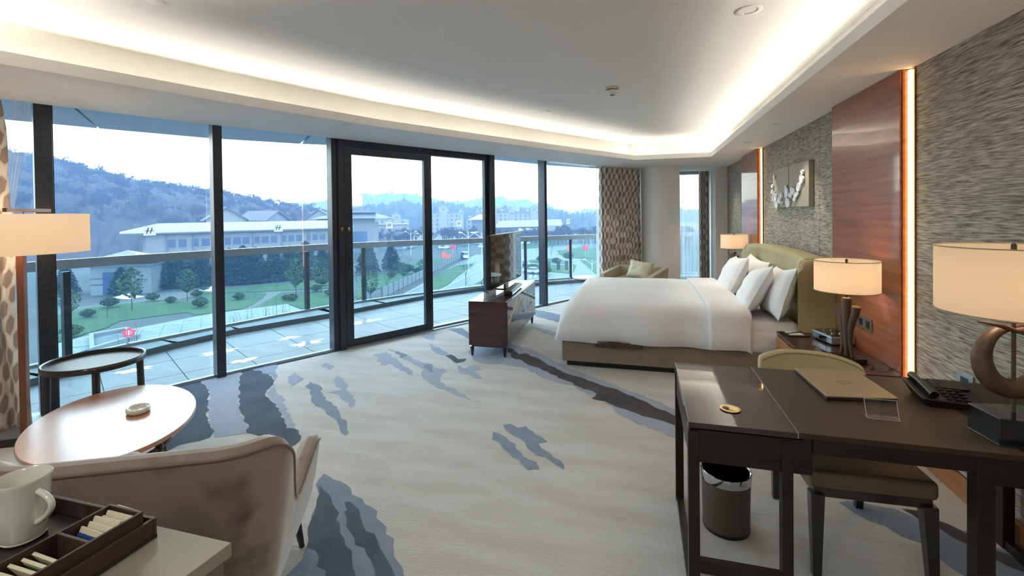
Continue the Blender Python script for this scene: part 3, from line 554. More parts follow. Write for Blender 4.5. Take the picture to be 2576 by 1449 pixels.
# ================================================================ bed
YC = 5.68
bed = thing('bed', 'king size bed with fabric box base and curved olive leather headboard', 'bed', (.35, YC, 0))
MB().box(-1.135, 1.05, -1.04, 1.04, .055, .265).build('base', m_bedbase, bed, bevel=.012)
MB().box(-1.09, 1.05, -.99, .99, .0, .055).build('plinth', m_black, bed)
MB().box(-1.09, 1.04, -1.015, 1.015, .265, .535).build('mattress', m_white_cl, bed, bevel=.07, seg=4)
def hb(u, v):
    y = -1.17+2.34*u; top = 1.10+.055*math.sin(PI*(.15+.7*u)); e = min(u, 1-u)*2.34
    if e < .12: top -= (.12-math.sqrt(max(0, .12**2-(.12-e)**2)))*.6
    wing = .10*max(0, (abs(2*u-1)-.55)/.45)**2
    x0 = 1.055-wing
    prof = [(x0, .10), (x0, top-.10), (x0+.008, top-.04), (x0+.04, top-.008), (x0+.09, top), (1.225, top-.004), (1.24, top-.03), (1.24, .10)]
    k = v*7; i = min(6, int(k)); f = k-i; a, b = prof[i], prof[i+1]
    return (a[0]+(b[0]-a[0])*f, y, a[1]+(b[1]-a[1])*f)
mb = MB().grid(hb, 61, 29)
for s, j0 in ((0, 0), (1, 60)):
    mb.f.append(tuple(j*61+j0 for j in range(29)))
mb.build('headboard', m_leather, bed, smooth=45)
for i in (0, 1):
    sm = MB()
    pts = [hb(.035 if i == 0 else .965, k/10) for k in range(2, 7)]
    sm.tube([(p[0]-.001, p[1], p[2]) for p in pts], .0035, 6).build('seam', M('seam_thread', (120,108,72), .5), bed)
# duvet
def sgnp(x, p): return math.copysign(abs(x)**p, x)
def wr_(x, y, k=1.0): return noise.noise(Vector((x*k, y*k, 1.3)))
def duvet_pt(u, v, x0=-.80, x1=.66, grow=0.0, hem=.275):
    a = PI*u; b = v
    yy = YC-(1.085+grow)*sgnp(math.cos(a), .13)
    rise = .86*abs(math.sin(a))**.22+.14*abs(math.sin(a))**1.2
    # foot end roll-off
    t = min(1, b/.10); fr = math.sin(t*PI/2)**.28
    x = x0+(x1-x0)*(b if b > .16 else b)
    z = hem+(.37+grow)*rise*fr
    cx = -.06*(1-fr)
    z += .012*wr_(x*2.2, yy*2.2)+.006*wr_(x*6, yy*5)
    side = abs(math.cos(a))**6
    yy += (.012*math.sin(x*9+1)+.010*wr_(x*5, z*4))*side*math.copysign(1, -math.cos(a))
    z += .012*math.exp(-((yy-YC)/.7)**2)*fr
    return (x+cx+.02*(1-fr)*math.sin(yy*7), yy, z)
duv = MB().grid(lambda u, v: duvet_pt(u, v), 97, 60).build('duvet', m_white_cl, smooth=180, solid=.02)
tag(duv, 'white duvet draped over the big bed', 'duvet')
def fold_pt(u, v):
    p = duvet_pt(u, 1.0, x0=-.80, x1=.60+.36*v, grow=.014)
    return (p[0], p[1], p[2]+.010-(.03*max(0, v-.88)/.12))
o = MB().grid(fold_pt, 97, 14).build('turned_back_fold', m_white_cl, duv, smooth=180, solid=.022)
o['label'] = 'turned back white band'
MB().tube([fold_pt(i/60, 0) for i in range(61)], .006, 6).build('piping', m_white_cl, duv, smooth=180)
sh = MB().grid(lambda u, v: (-.40+1.76*u, 4.652-.006*math.sin(u*9), (.30-.055*u-.004*math.sin(u*14))*(1-v)+.45*v), 30, 4).build('sheet', m_white_cl, smooth=180, solid=.006)
tag(sh, 'white bottom sheet hanging over the near side of the bed base under duvet', 'sheet')
ru = MB()
for i in range(23): ru.box(-.445+i*.02, -.445+i*.02+.016, 4.585, 4.60, .232, .29)
ru.box(-.445, .01, 4.594, 4.602, .235, .292)
tag(ru.build('bed_runner', M('brown_ribbed_cloth', (74,62,56), .8)), 'dark brown ribbed cloth edge showing below the duvet hem', 'cloth')
def pillow(lb, loc, w, h, t, rx, rz, roll, seed):
    def pt(sgn):
        def f(u, v):
            a, b = 2*u-1, 2*v-1
            th = t*.5*(max(0, 1-abs(a)**2.6)**.55)*(max(0, 1-abs(b)**2.6)**.55)
            x = a*w/2*(1-.09*(1-b*b)*abs(a)**3); y = b*h/2*(1-.13*(1-a*a)*abs(b)**3)
            th *= 1+.12*noise.noise(Vector((a*2+seed, b*2, seed)))
            return (x+.006*math.sin(b*9+seed), y, sgn*th+.012*noise.noise(Vector((a*3, b*3+seed, 2)))*(1-abs(a)))
        return f
    mb = MB().grid(pt(1), 29, 21); mb.grid(pt(-1), 29, 21)
    fl = MB()
    o = mb.build('pillow', m_white_cl, smooth=180)
    m = Matrix.Translation(loc) @ Matrix.Rotation(rz, 4, 'Z') @ Matrix.Rotation(rx, 4, 'X') @ Matrix.Rotation(roll, 4, 'Z')
    o.matrix_world = m; tag(o, lb, 'pillow')
    return o
R = math.radians
# local x = width, y = height; rz turns width along world y
pillow('white pillow at the back leaning on headboard, nearest the bedside lamp', (1.265,4.98,.775), .80, .50, .20, R(72), R(-90-4), R(5), 1.0)
pillow('white pillow at the back leaning on headboard, farther from the near lamp', (1.28,6.05,.775), .78, .48, .20, R(73), R(-90+3), R(-3), 2.0)
pillow('white front pillow leaning on the near back pillow', (1.09,5.13,.765), .82, .52, .22, R(62), R(-90-10), R(9), 3.0)
pillow('white front pillow at the far side of the bed', (1.06,6.10,.775), .76, .52, .22, R(64), R(-90-2), R(4), 4.0)

# ================================================================ nightstands
def nightstand(lb, y0, y1, sgn):
    t = thing('nightstand', lb, 'nightstand', (1.36, (y0+y1)/2, 0)); h = (y1-y0)/2
    MB().box(-.215, .228, -h+.01, h-.01, .06, .478).build('body', m_desk, t, bevel=.004)
    MB().box(-.225, .228, -h, h, .478, .50).build('top', m_lacq, t, bevel=.003)
    for a, b in ((-h+.02, -h*.34), (-h*.33, h*.33), (h*.34, h-.02)):
        d_ = MB().box(-.228, -.214, a, b, .08, .47).build('drawer', m_wood_pl, t, bevel=.002)
    for sy in (-1, 1):
        for x in (-.18, .19): MB().lathe([(.014,0),(.02,.06)], 12).build('leg', m_black, t, loc=(x, sy*(h-.06), 0))
nightstand('long dark topped nightstand with wood front at the near side of the bed', 3.44, 4.50, 1)
nightstand('dark topped nightstand mostly hidden behind the far pillows', 6.92, 7.95, -1)

def shade(parent, r, z0, z1, power, oval=1.0, col=(1,.74,.50)):
    MB().lathe([(r*1.0,z0),(r,z1)], 56, cap=False, sx=1, sy=oval).build('lamp_shade', m_shade, parent, smooth=60)
    for z in (z0, z1): MB().tube([(r*math.cos(a), r*oval*math.sin(a), z) for a in [2*PI*i/56 for i in range(57)]], .0025, 6, cap=False).build('shade_rim', M('shade_rim', (168,148,120), .6), parent)
    sp = MB()
    for k in range(3):
        a = 2*PI*k/3+.4; sp.tube([(0,0,z1-.02), (r*math.cos(a), r*oval*math.sin(a), z1-.012)], .002, 5)
    sp.lathe([(.008,z1-.03),(.008,z1+.006),(.004,z1+.012)], 10); sp.build('spider', m_dkwood, parent)
    zc = (z0+z1)/2
    MB().lathe([(.002,zc-.05),(.02,zc-.045),(.03,zc-.01),(.028,zc+.02),(.012,zc+.045),(.001,zc+.05)], 14, cap=False).build('bulb', M_emit('bulb_glass', (255,214,160), 6), parent, smooth=80)
    li = bpy.data.lights.new('bulb_light', 'POINT'); li.energy = power*2.4; li.color = col; li.shadow_soft_size = .035
    o = bpy.data.objects.new('bulb_light', li); COL.objects.link(o); o.parent = parent; o.location = (0, 0, zc+.0)
def bed_lamp(lb, x, y, rz, power):
    t = thing('table_lamp', lb, 'lamp', (x, y, .50), rz)
    shade(t, .193, .487, .698, power)
    MB().box(-.095, .095, -.075, .075, 0, .03).build('base', m_dkwood, t, bevel=.004)
    MB().lathe([(.013,.03),(.019,.12),(.027,.28),(.030,.40),(.028,.435),(.020,.44)], 16).build('stem', m_lwood, t, smooth=50)
    MB().tube([(0,0,.43),(0,0,.60)], .006, 8).build('rod', m_dkwood, t)
    for sx, top in ((-1, .385), (1, .39)):
        pts = []; rr = []
        for i in range(15):
            f = i/14; z = .03+(top-.03)*f
            x_ = sx*(.052-.030*math.sin(PI*min(1, f*1.15))+.035*f*f); pts.append((x_, .004*sx, z)); rr.append(.010+.017*f)
        m_ = MB().tube(pts, rr, 12); m_.build('prong', m_lwood, t, smooth=55)
    MB().tube([(.0,.03,.032),(.0,.03,.2),(.004,.02,.36)], .01, 8).build('prong', m_lwood, t, smooth=55)
    return t
bed_lamp('lit drum shade lamp with carved wooden prongs on the near nightstand', 1.385, 3.74, R(-75), 9)
bed_lamp('lit drum shade lamp beyond the far pillows', 1.385, 7.78, R(-75), 9)

# clock radio, note tray, card
t = thing('clock_radio', 'silver and black docking clock radio on the near nightstand', 'clock radio', (1.47, 4.24, .50), R(12))
MB().box(-.085, .10, -.13, .13, .006, .07).build('body', M('silver_body', (150,164,176), .3, .6), t, bevel=.012)
MB().box(-.075, .09, -.12, .12, .070, .076).build('top_plate', m_screen, t, bevel=.003)
MB().box(-.0875, -.085, -.065, .025, .018, .058).build('display', m_screen, t)
for a, b in ((-.03,-.05),(.03,-.05),(-.03,.06),(.03,.06)): MB().lathe([(.008,.076),(.008,.081)], 12, c=(a, b)).build('button', m_chrome, t)
k = MB()
for y in (-.1, .1): k.box(-.06, .07, y-.01, y+.01, 0, .006)
k.build('foot', m_black, t)
t = thing('note_tray', 'dark tray with white note paper at corner of the near nightstand', 'note tray', (1.25, 4.40, .50), R(8))
MB().box(-.085, .085, -.075, .075, 0, .010).build('tray', m_dkwood, t, bevel=.002)
MB().box(-.06, .05, -.055, .055, .010, .014).build('note_paper', m_paper if 0 else m_white, t)
p = MB().tube([(-.07,-.04,.004),(.065,.045,.004)], .004, 8).build('pen', M('green_pen', (44,70,60), .3), smooth=50, loc=(1.25,4.40,.514)); tag(p, 'dark green pen lying across the white note paper', 'pen')
cd = MB().hexa([(-.06,-.002,0),(.06,-.002,0),(.06,.002,0),(-.06,.002,0)], [(-.06,.03,.045),(.06,.03,.045),(.06,.033,.045),(-.06,.033,.045)]).build('card', M('grey_card', (120,126,140), .4), loc=(1.26,3.83,.50)); cd.rotation_euler = (0, 0, R(62))
tag(cd, 'small grey folded card standing before the near lamp base', 'card')
cb = MB().tube([(1.46,3.72,.504),(1.50,3.62,.506),(1.45,3.55,.506),(1.52,3.52,.506),(1.59,3.58,.506)], .003, 6).build('lamp_cable', M('cable_brown', (110,84,60), .5), smooth=60); tag(cb, 'thin brown lamp cable lying on the near nightstand', 'cable')
sp = thing('socket_plate', 'wide brushed metal socket plate on the near wood pilaster', 'socket', (1.590, 4.03, .715))
MB().box(-.006, .0, -.165, .165, -.045, .045).build('plate', m_alu, sp, bevel=.002)
for y in (-.11, 0, .11): MB().box(-.008, -.005, y-.028, y+.028, -.026, .026).build('outlet', m_black, sp, bevel=.001)
sp = thing('socket_plate', 'small metal socket plate on grasscloth just above the desk top', 'socket', (1.652, 2.99, .63))
MB().box(-.006, .0, -.065, .065, -.05, .05).build('plate', m_alu, sp, bevel=.002)
MB().box(-.008, -.005, -.03, .03, -.026, .026).build('outlet', m_black, sp, bevel=.001)

# wall art ------------------------------------------------------------------
art = thing('wall_art', 'two part canvas relief with white porcelain petals above the headboard', 'wall art', (1.652, 5.855, 1.825))
for a, b in ((-.645, -.012), (.012, .645)):
    MB().box(-.045, 0, a, b, -.232, .232).build('canvas_panel', m_canvas, art, bevel=.002)
def petal(y, z, ry, rz_, rot, seed):
    r = random.Random(seed); P = []
    for i in range(18):
        a = 2*PI*i/18; q = 1+.12*math.sin(2*a+seed)+.08*math.sin(3*a+seed*2)
        yy, zz = ry*math.cos(a)*q, rz_*math.sin(a)*q; P.append((y+yy*math.cos(rot)-zz*math.sin(rot), z+yy*math.sin(rot)+zz*math.cos(rot)))
    n = len(P); c = (sum(p[0] for p in P)/n, sum(p[1] for p in P)/n)
    mb = MB(); vs = [(-.052, *p) for p in P]+[(-.068, *p) for p in P]+[(-.064, c[0]+(p[0]-c[0])*.8, c[1]+(p[1]-c[1])*.8) for p in P]
    fs = [(i, (i+1) % n, n+(i+1) % n, n+i) for i in range(n)]+[(n+i, n+(i+1) % n, 2*n+(i+1) % n, 2*n+i) for i in range(n)]+[tuple(range(2*n, 3*n))]
    mb.add(vs, fs); mb.build('petal', m_petal, art, smooth=50)
# picture x (1060..1660) -> y (.62..-.56); picture z -> (.22..-.22)
for i, (px, pz, w, h) in enumerate([(1128,540,20,50),(1083,715,20,38),(1075,815,20,50),(1125,850,18,42),(1102,945,16,60),(1160,950,36,85),(1185,1065,42,75),(1250,1000,34,72),(1285,915,26,66),(1306,1055,14,26),(1375,762,18,32),(1385,880,44,98),(1412,1065,46,92),(1488,860,38,80),(1455,935,30,58),(1545,940,42,60),(1525,1010,26,42),(1580,810,36,78),(1625,670,36,82),(1633,545,22,48)]):
    u = (px-1060)/(1690-1060); y = .66-1.29*u*(.86+.14*u)-.01
    zc_ = 745+ (px-1060)*(-.03); sc_ = 700+(px-1060)*.22
    petal(y, (zc_-pz)/sc_*.47+.02, w/620*.98, h/sc_*.44, .1*math.sin(i*2), i)

# ================================================================ desk group
dk = thing('writing_desk', 'dark wood writing desk with glossy left panel and matte centre by the headboard wall', 'desk', (0,0,0))
ZT = .735
MB().box(.172, .548, 1.90, 2.645, ZT-.022, ZT).build('gloss_panel', m_gloss, dk, bevel=.002)
MB().box(.552, 1.228, 1.905, 2.655, ZT-.022, ZT-.001).build('matte_panel', m_matte, dk, bevel=.002)
MB().box(.548, .552, 1.90, 2.65, ZT-.02, ZT+.0008).build('brass_inlay', m_alu, dk)
MB().box(1.228, 1.65, 1.89, 2.65, ZT-.022, ZT).build('wood_panel', m_desk, dk, bevel=.002)
MB().box(.18, 1.64, 2.60, 2.642, .665, ZT-.022).build('apron', m_desk, dk)
MB().box(.60, 1.64, 1.905, 1.95, .66, ZT-.022).build('apron', m_desk, dk, bevel=.002)
MB().box(1.58, 1.64, 1.95, 2.6, .62, ZT-.022).build('apron', m_desk, dk)
MB().box(.176, .60, 1.915, 2.60, .575, ZT-.022).build('drawer_box', m_desk, dk, bevel=.003)
MB().box(.20, .57, 1.908, 1.918, .612, ZT-.03).build('drawer', m_desk, dk, bevel=.003)
MB().box(.172, .178, 1.905, 2.64, .70, ZT-.02).build('edge_band', m_lacq, dk)
for x0, x1, y0, y1 in ((.1705,.21,2.60,2.6435), (.1705,.212,1.903,1.945), (.497,.535,1.903,1.945), (1.083,1.135,1.902,1.955), (1.575,1.62,2.60,2.6435), (1.575,1.62,1.903,1.952)):
    MB().box(x0, x1, y0, y1, 0, ZT-.022 if x0 > .6 else .70).build('leg', m_desk, dk, bevel=.002)
for x0, x1, y0, y1, z0, z1 in ((.174,.208,1.945,2.60,0,.028), (.21,.50,1.91,1.94,.14,.19), (1.58,1.615,1.95,2.60,.0,.04), (1.135,1.58,1.91,1.945,.62,.68)):
    MB().box(x0, x1, y0, y1, z0, z1).build('stretcher', m_desk, dk, bevel=.002)
# grommet
t = MB(); t.lathe([(.001,0),(.036,0),(.040,.002),(.040,.0045),(.034,.005),(.020,.0035),(.001,.003)], 36, cap=False)
gr = thing('cable_grommet', 'round brass cable grommet with dark hole in the glossy desk panel', 'grommet', (.349,2.062,ZT)); t.build('cap', m_brass, gr, smooth=50)
MB().lathe([(.001,.0052),(.013,.0052),(.013,.003)], 18, c=(-.017,.004), cap=False).build('cable_hole', m_black, gr)
# folder
t = thing('leather_folder', 'taupe leather stationery folder lying on desk matte panel', 'folder', (.908, 2.468, ZT), R(1.5))
MB().hexa([(-.150,-.20,0),(.130,-.165,0),(.118,.185,0),(-.158,.165,0)], [(-.150,-.20,.006),(.130,-.165,.006),(.118,.185,.006),(-.158,.165,.006)]).build('back_cover', m_black, t, bevel=.002)
MB().hexa([(-.146,-.196,.006),(.126,-.162,.006),(.114,.181,.006),(-.154,.161,.006)], [(-.146,-.196,.012),(.126,-.162,.012),(.114,.181,.012),(-.154,.161,.012)]).build('pages', M('page_edge', (60,54,62), .6), t)
MB().hexa([(-.152,-.202,.012),(.132,-.167,.012),(.120,.187,.012),(-.160,.167,.012)], [(-.152,-.202,.019),(.132,-.167,.019),(.120,.187,.019),(-.160,.167,.019)]).build('front_cover', M('taupe_leather', (150,132,106), .5, bump=((300,300,300), .2)), t, bevel=.003)
k = MB(); m_emb = M('embossed_mark', (126,110,90), .5)
k.tube([(.03*math.cos(a)-.01, .016*math.sin(a)-.01, .0195) for a in [2*PI*i/24 for i in range(25)]], .0012, 4); k.box(-.035, .02, -.045, -.042, .019, .0196)
k.build('embossed_mark', m_emb, t)
# acrylic stand
m_acr = M_glass('clear_acrylic', (.93,.93,.95), 1.6)
t = thing('acrylic_stand', 'small clear acrylic card stand on the desk before the folder', 'card stand', (.905, 2.118, ZT), R(1))
MB().hexa([(-.058,-.012,0),(.052,-.018,0),(.052,.022,0),(-.058,.022,0)], [(-.058,-.012,.003),(.052,-.018,.003),(.052,.022,.003),(-.058,.022,.003)]).build('foot', m_acr, t)
MB().hexa([(-.058,-.014,.003),(.048,-.018,.003),(.048,-.015,.003),(-.058,-.011,.003)], [(-.050,.030,.062),(.060,.026,.062),(.060,.029,.062),(-.050,.033,.062)]).build('leaning_sheet', m_acr, t)
e_ = MB(); e_.tube([(-.050,.031,.062),(.060,.027,.062)], .0012, 5); e_.tube([(.048,-.016,.003),(.060,.027,.062)], .0012, 5); e_.tube([(-.058,-.012,.003),(-.050,.031,.062)], .0012, 5); e_.tube([(-.058,-.012,.0),(.052,-.018,.0)], .0012, 5); e_.tube([(.052,-.018,.0015),(.052,.022,.0015)], .0012, 5)
e_.build('polished_edge', M('acrylic_edge', (200,200,205), .2), t)
# phone
t = thing('telephone', 'black desk telephone with tilted base beside the lamp on desk', 'telephone', (1.25, 2.37, ZT), R(-4))
MB().hexa([(-.10,-.09,0),(.09,-.09,0),(.09,.08,0),(-.10,.08,0)], [(-.13,-.10,.035),(.10,-.085,.02),(.10,.10,.06),(-.13,.10,.06)]).build('base', m_black, t, bevel=.005)
MB().tube([(-.085,-.09,.05),(-.09,-.03,.062),(-.09,.05,.072),(-.088,.10,.07)], [.016,.012,.012,.017], 10).build('handset', m_black, t, smooth=60)
MB().hexa([(-.04,.02,.046),(.08,.02,.044),(.08,.085,.058),(-.04,.085,.06)], [(-.04,.015,.052),(.08,.015,.05),(.08,.08,.066),(-.04,.08,.066)]).build('display', m_screen, t)
for i in range(4):
    for j in range(3): MB().box(-.03+.03*j-.009, -.03+.03*j+.009, -.07+.022*i-.007, -.07+.022*i+.007, .026+.008*i*.5, .036+.005*i).build('button', m_black, t)
cb = MB().tube([(1.33,2.36,.745),(1.40,2.33,.741),(1.38,2.27,.741),(1.43,2.25,.741),(1.39,2.21,.741),(1.45,2.20,.741),(1.44,2.28,.741)], .0035, 6).build('handset_cord', m_black, smooth=60); tag(cb, 'black coiled telephone cord on desk behind the lamp base', 'cord')
# desk lamp
t = thing('table_lamp', 'large lit drum shade desk lamp with crescent ring stem on black marble block', 'lamp', (1.268, 2.045, ZT), R(0))
shade(t, .211, .447, .680, 7)
MB().prism([(-.085,-.075),(.075,-.10),(.13,.0),(.07,.085),(-.10,.062)], 0, .092).build('base', m_marble, t, bevel=.003)
MB().tube([(0,0,.09),(0,0,.58)], .0065, 10).build('rod', m_lwood, t, smooth=60)
cr = MB(); RR = .104; zc = .282
pts = []; rr = []
for i in range(57):
    f = i/56; a = R(84)+R(372)*f; q = math.sin(PI*f)
    off = .017*(1-2*f); rad = RR+.002*q
    pts.append((rad*math.cos(a), off, zc+rad*math.sin(a))); rr.append(.008+.026*q**.7)
pts = [(.130, .020, zc+.132), (.06, .018, zc+.118)]+pts+[(-.06, -.018, zc+.122), (-.150, -.022, zc+.140)]; rr = [.003, .008]+rr+[.009, .003]
crm = cr.tube(pts, rr, 16).build('crescent_ring', m_lwood, t, smooth=80); crm.rotation_euler = (0, 0, R(16))
# chair at the desk
ch = thing('desk_chair', 'desk chair with cream curved backrest and dark tapered legs behind the desk', 'chair', (.90, 2.52, 0), R(2))
MB().box(-.235, .225, -.33, .26, .385, .462).build('seat', m_seat_d, ch, bevel=.022, seg=3)
MB().box(-.215, .21, -.31, .24, .345, .39).build('seat_frame', m_dkwood, ch, bevel=.004)
def cb_(u, v):
    x = -.255+.53*u; c = (2*u-1)
    z0, z1 = .44, .775-.05*abs(c)**3-.012*c
    y = .30+.10*(1-c*c)*.55-.02+.10*v*.8; z = z0+(z1-z0)*v
    return (x, y, z)
def cbk(u, v):
    p = cb_(u, v); return (p[0], p[1]+.055, p[2])
mb = MB(); nu, nv = 25, 12
def bp(u, v):      # closed loop over the thickness
    w = v*2
    if w <= 1: return cb_(u, w)
    return cbk(u, 2-w)
mb.grid(bp, nu, 24)
mb.f.append(tuple(j*nu for j in range(24))); mb.f.append(tuple(j*nu+nu-1 for j in range(24))[::-1])
mb.build('backrest', m_beige_f, ch, smooth=180, bevel=0, sub=1)
pp = MB(); pp.tube([(cb_(u, .93)[0]*.93, cb_(u, .93)[1]-.004, cb_(u, .93)[2]-.004) for u in [i/20 for i in range(21)]], .002, 5); pp.build('seam', M('seam_grey', (120,112,92), .6), ch)
for x, y, dx, dy in ((-.205,-.30,0,0), (.195,-.30,.02,0), (-.20,.235,0,.02), (.19,.235,.0,.02)):
    w0, w1 = .016, .026
    MB().hexa([(x+dx-w0,y+dy-w0,0),(x+dx+w0,y+dy-w0,0),(x+dx+w0,y+dy+w0,0),(x+dx-w0,y+dy+w0,0)], [(x-w1,y-w1,.36),(x+w1,y-w1,.36),(x+w1,y+w1,.36),(x-w1,y+w1,.36)]).build('leg', m_dkwood, ch, bevel=.002)
# bin
t = thing('waste_bin', 'brown round waste bin with polished steel rim under the desk', 'bin', (.392, 2.452, 0))
MB().lathe([(.098,.0),(.104,.012),(.106,.0121),(.112,.268)], 40, cap=False).build('body', M('bin_leather', (78,68,60), .5), t, smooth=40)
MB().lathe([(.102,.0),(.106,.001),(.108,.016)], 40, cap=True).build('base_ring', m_black, t, smooth=40)
MB().lathe([(.113,.240),(.116,.243),(.116,.284),(.112,.287),(.107,.284),(.104,.10)], 40, cap=False).build('steel_rim', m_chrome, t, smooth=50)
MB().lathe([(.108,.25),(.10,.02),(.001,.02)], 40, cap=False).build('liner', m_black, t, smooth=40)

# ================================================================ console, television
con = thing('media_console', 'dark lacquered low media console with brass lines on tapered legs', 'console', (-1.645, 5.56, 0), R(2.4))
MB().box(-.215, .205, -.83, .83, .125, .605).build('body', m_lacq, con, bevel=.003)
MB().box(-.19, .18, -.81, .81, .105, .125).build('plinth', m_dkwood, con)
for a, b in ((-.825,-.28), (-.275,.275), (.28,.825)):
    d_ = MB().box(.205, .223, a, b, .13, .60).build('door', m_lacq, con, bevel=.002)
    k = MB()
    if a < -.5: k.tube([(.2235,-.80,.36),(.2235,-.30,.56)], .0025, 4); k.tube([(.2235,-.80,.22),(.2235,-.45,.60)], .0025, 4)
    elif a < 0: k.tube([(.2235,-.27,.42),(.2235,.27,.56)], .0025, 4); k.tube([(.2235,-.27,.57),(.2235,.1,.30)], .0025, 4)
    else: k.tube([(.2235,.29,.33),(.2235,.82,.45)], .0025, 4)
    k.build('brass_line', m_brass, d_)
    MB().box(.223, .235, (a+b)/2-.05, (a+b)/2+.05, .345, .353).build('handle', m_black, d_)
for x in (-.19, .18):
    for y in (-.79, .79):
        MB().lathe([(.011,0),(.024,.105)], 14).build('leg', m_dkwood, con, loc=(x, y, 0), smooth=40)
tv = thing('television', 'flat black television standing on the media console facing the bed', 'television', (-1.70, 5.78, .605), R(-1.2))
MB().box(-.025, .018, -.665, .665, .055, .70).build('body', m_black, tv, bevel=.005)
MB().box(.018, .020, -.655, .655, .068, .69).build('screen', m_screen, tv)
MB().box(.0175, .0215, -.665, .665, .055, .060).build('bezel', m_alu, tv)
MB().hexa([(-.11,-.22,0),(.14,-.22,0),(.14,.22,0),(-.11,.22,0)], [(-.11,-.22,.012),(.14,-.22,.012),(.14,.22,.012),(-.11,.22,.012)]).build('stand_foot', m_screen, tv, bevel=.004)
MB().box(-.02, .012, -.06, .06, .012, .08).build('stand_neck', m_black, tv)
sb = thing('sound_bar', 'small black sound bar lying before the television stand', 'speaker', (-1.51, 5.43, .605), R(4))
MB().box(-.05, .05, -.33, .33, .006, .062).build('body', m_black, sb, bevel=.016, seg=3)
MB().box(.050, .053, -.31, .31, .012, .05).build('grille', m_screen, sb)
k = MB()
for y in (-.28, .28): k.box(-.04, .04, y-.015, y+.015, 0, .006)
k.build('foot', m_black, sb)
cb = MB().tube([(-1.72,5.16,.62),(-1.78,5.10,.66),(-1.80,5.08,.76),(-1.76,5.13,.85),(-1.73,5.2,.86)], .004, 6).build('television_cable', m_black, smooth=60); tag(cb, 'black cable looping behind the near edge of the television', 'cable')
cb = MB().tube([(-1.60,5.25,.612),(-1.54,5.32,.66),(-1.51,5.42,.674),(-1.56,5.5,.64)], .003, 6).build('speaker_cable', m_black, smooth=60); tag(cb, 'thin black cable lying over the sound bar', 'cable')

# ================================================================ far seating
fc = thing('armchair', 'beige low armchair in the corner before the rounded pillar', 'armchair', (-.12, 8.42, 0), R(-20))
MB().box(-.36, .36, -.40, .33, .16, .40).build('seat', m_armc, fc, bevel=.04, seg=3)
def arm_(s): return MB().hexa([(s*.36,-.42,.14),(s*.45,-.42,.14),(s*.45,.40,.14),(s*.36,.40,.14)][::s], [(s*.38,-.42,.50),(s*.48,-.42,.50),(s*.48,.42,.575),(s*.38,.42,.575)][::s]).build('armrest', m_armc, fc, bevel=.018, seg=3)
arm_(1); arm_(-1)
MB().hexa([(-.42,.30,.14),(.42,.30,.14),(.42,.42,.14),(-.42,.42,.14)], [(-.46,.36,.58),(.46,.36,.58),(.46,.46,.58),(-.46,.46,.58)]).build('backrest', m_armc, fc, bevel=.02, seg=3)
for x in (-.36, .36):
    for y in (-.34, .34): MB().lathe([(.012,0),(.022,.16)], 12).build('leg', m_dkwood, fc, loc=(x, y, 0))
def cush(o_name, lb, loc, w, h, t, rx, rz, roll, m, cat):
    o = pillow(lb, loc, w, h, t, rx, rz, roll, 6.0); o.name = o_name; o['category'] = cat; o.data.materials.clear(); o.data.materials.append(m); return o
cush('cushion', 'pale green cushion leaning in the beige corner armchair', (-.02, 8.45, .545), .46, .34, .16, R(66), R(-22), R(-6), m_armc2, 'cushion')
t = thing('side_table', 'small white round side table half hidden behind the foot of the bed', 'side table', (-.83, 7.30, 0))
MB().lathe([(.20,.53),(.212,.534),(.212,.548),(.20,.552)], 36).build('top', m_white, t, smooth=40)
MB().lathe([(.014,.012),(.014,.53)], 14).build('stem', m_dkwood, t, smooth=40)
MB().lathe([(.15,0),(.15,.008),(.02,.014)], 30).build('base', m_dkwood, t, smooth=40)
MB().lathe([(.18,.505),(.205,.53)], 36).build('under_rim', m_dkwood, t, smooth=40)

# ================================================================ foreground seating corner
ac = thing('armchair', 'taupe velvet tub armchair with piped edge seen from behind in the foreground', 'armchair', (-1.676, 1.354, 0), R(27))
# plan path of the shell: right arm front -> back right corner -> back -> left arm front
W2, BK, FR = .375, -.34, .36
def shell_path(t):
    """t in 0..1 ; returns plan point (x,y) and top height, with rounded back corners"""
    r = .13; s1 = FR-(BK+r); s2 = PI/2*r; s3 = 2*(W2-r); Lt = 2*s1+2*s2+s3; s = t*Lt
    if s < s1: x, y = W2, FR-s; a = 0
    elif s < s1+s2: a = (s-s1)/r; x, y = W2-r+r*math.cos(a), BK+r-r*math.sin(a)
    elif s < s1+s2+s3: x, y = W2-r-(s-s1-s2), BK; a = PI/2
    elif s < s1+2*s2+s3: a = PI/2+(s-s1-s2-s3)/r; x, y = -(W2-r)+r*math.cos(a), BK+r-r*math.sin(a)
    else: x, y = -W2, BK+r+(s-s1-2*s2-s3); a = PI
    nx, ny = math.cos(a), -math.sin(a)
    d = min(s, Lt-s)       # distance along from an arm front
    yv = d                 # arm runs 0..s1
    c0 = s1*.66         # valley
    if d < c0:
        f = d/c0; top = .535-.065*(f*f*(3-2*f))-.02*max(0, 1-d/.05)
    else:
        f = min(1, (d-c0)/.30); e = f*f*(3-2*f); top = .47+(.83-.47)*e
        if f >= 1: top = .83+.0*min(1, (d-c0-.30)/.25)
    return x, y, nx, ny, top
prof = [(0,0)]
def ac_pt(u, v):
    x, y, nx, ny, top = shell_path(u)
    z0 = .15; th = .075
    seq = [(-.045, z0), (-.012, z0+.10), (.0, .32), (.0, top-.06), (-.002, top-.022), (-.018, top), (-th*.6, top+.002), (-th, top-.02), (-th-.01, top-.06), (-th-.012, .30)]
    k = v*(len(seq)-1); i = min(len(seq)-2, int(k)); f = k-i; o = seq[i][0]+(seq[i+1][0]-seq[i][0])*f; z = seq[i][1]+(seq[i+1][1]-seq[i][1])*f
    lean = .07*(max(0, z-.3)/.5)          # the shell flares outward with height
    o += lean
    return (x+nx*o, y+ny*o, z)
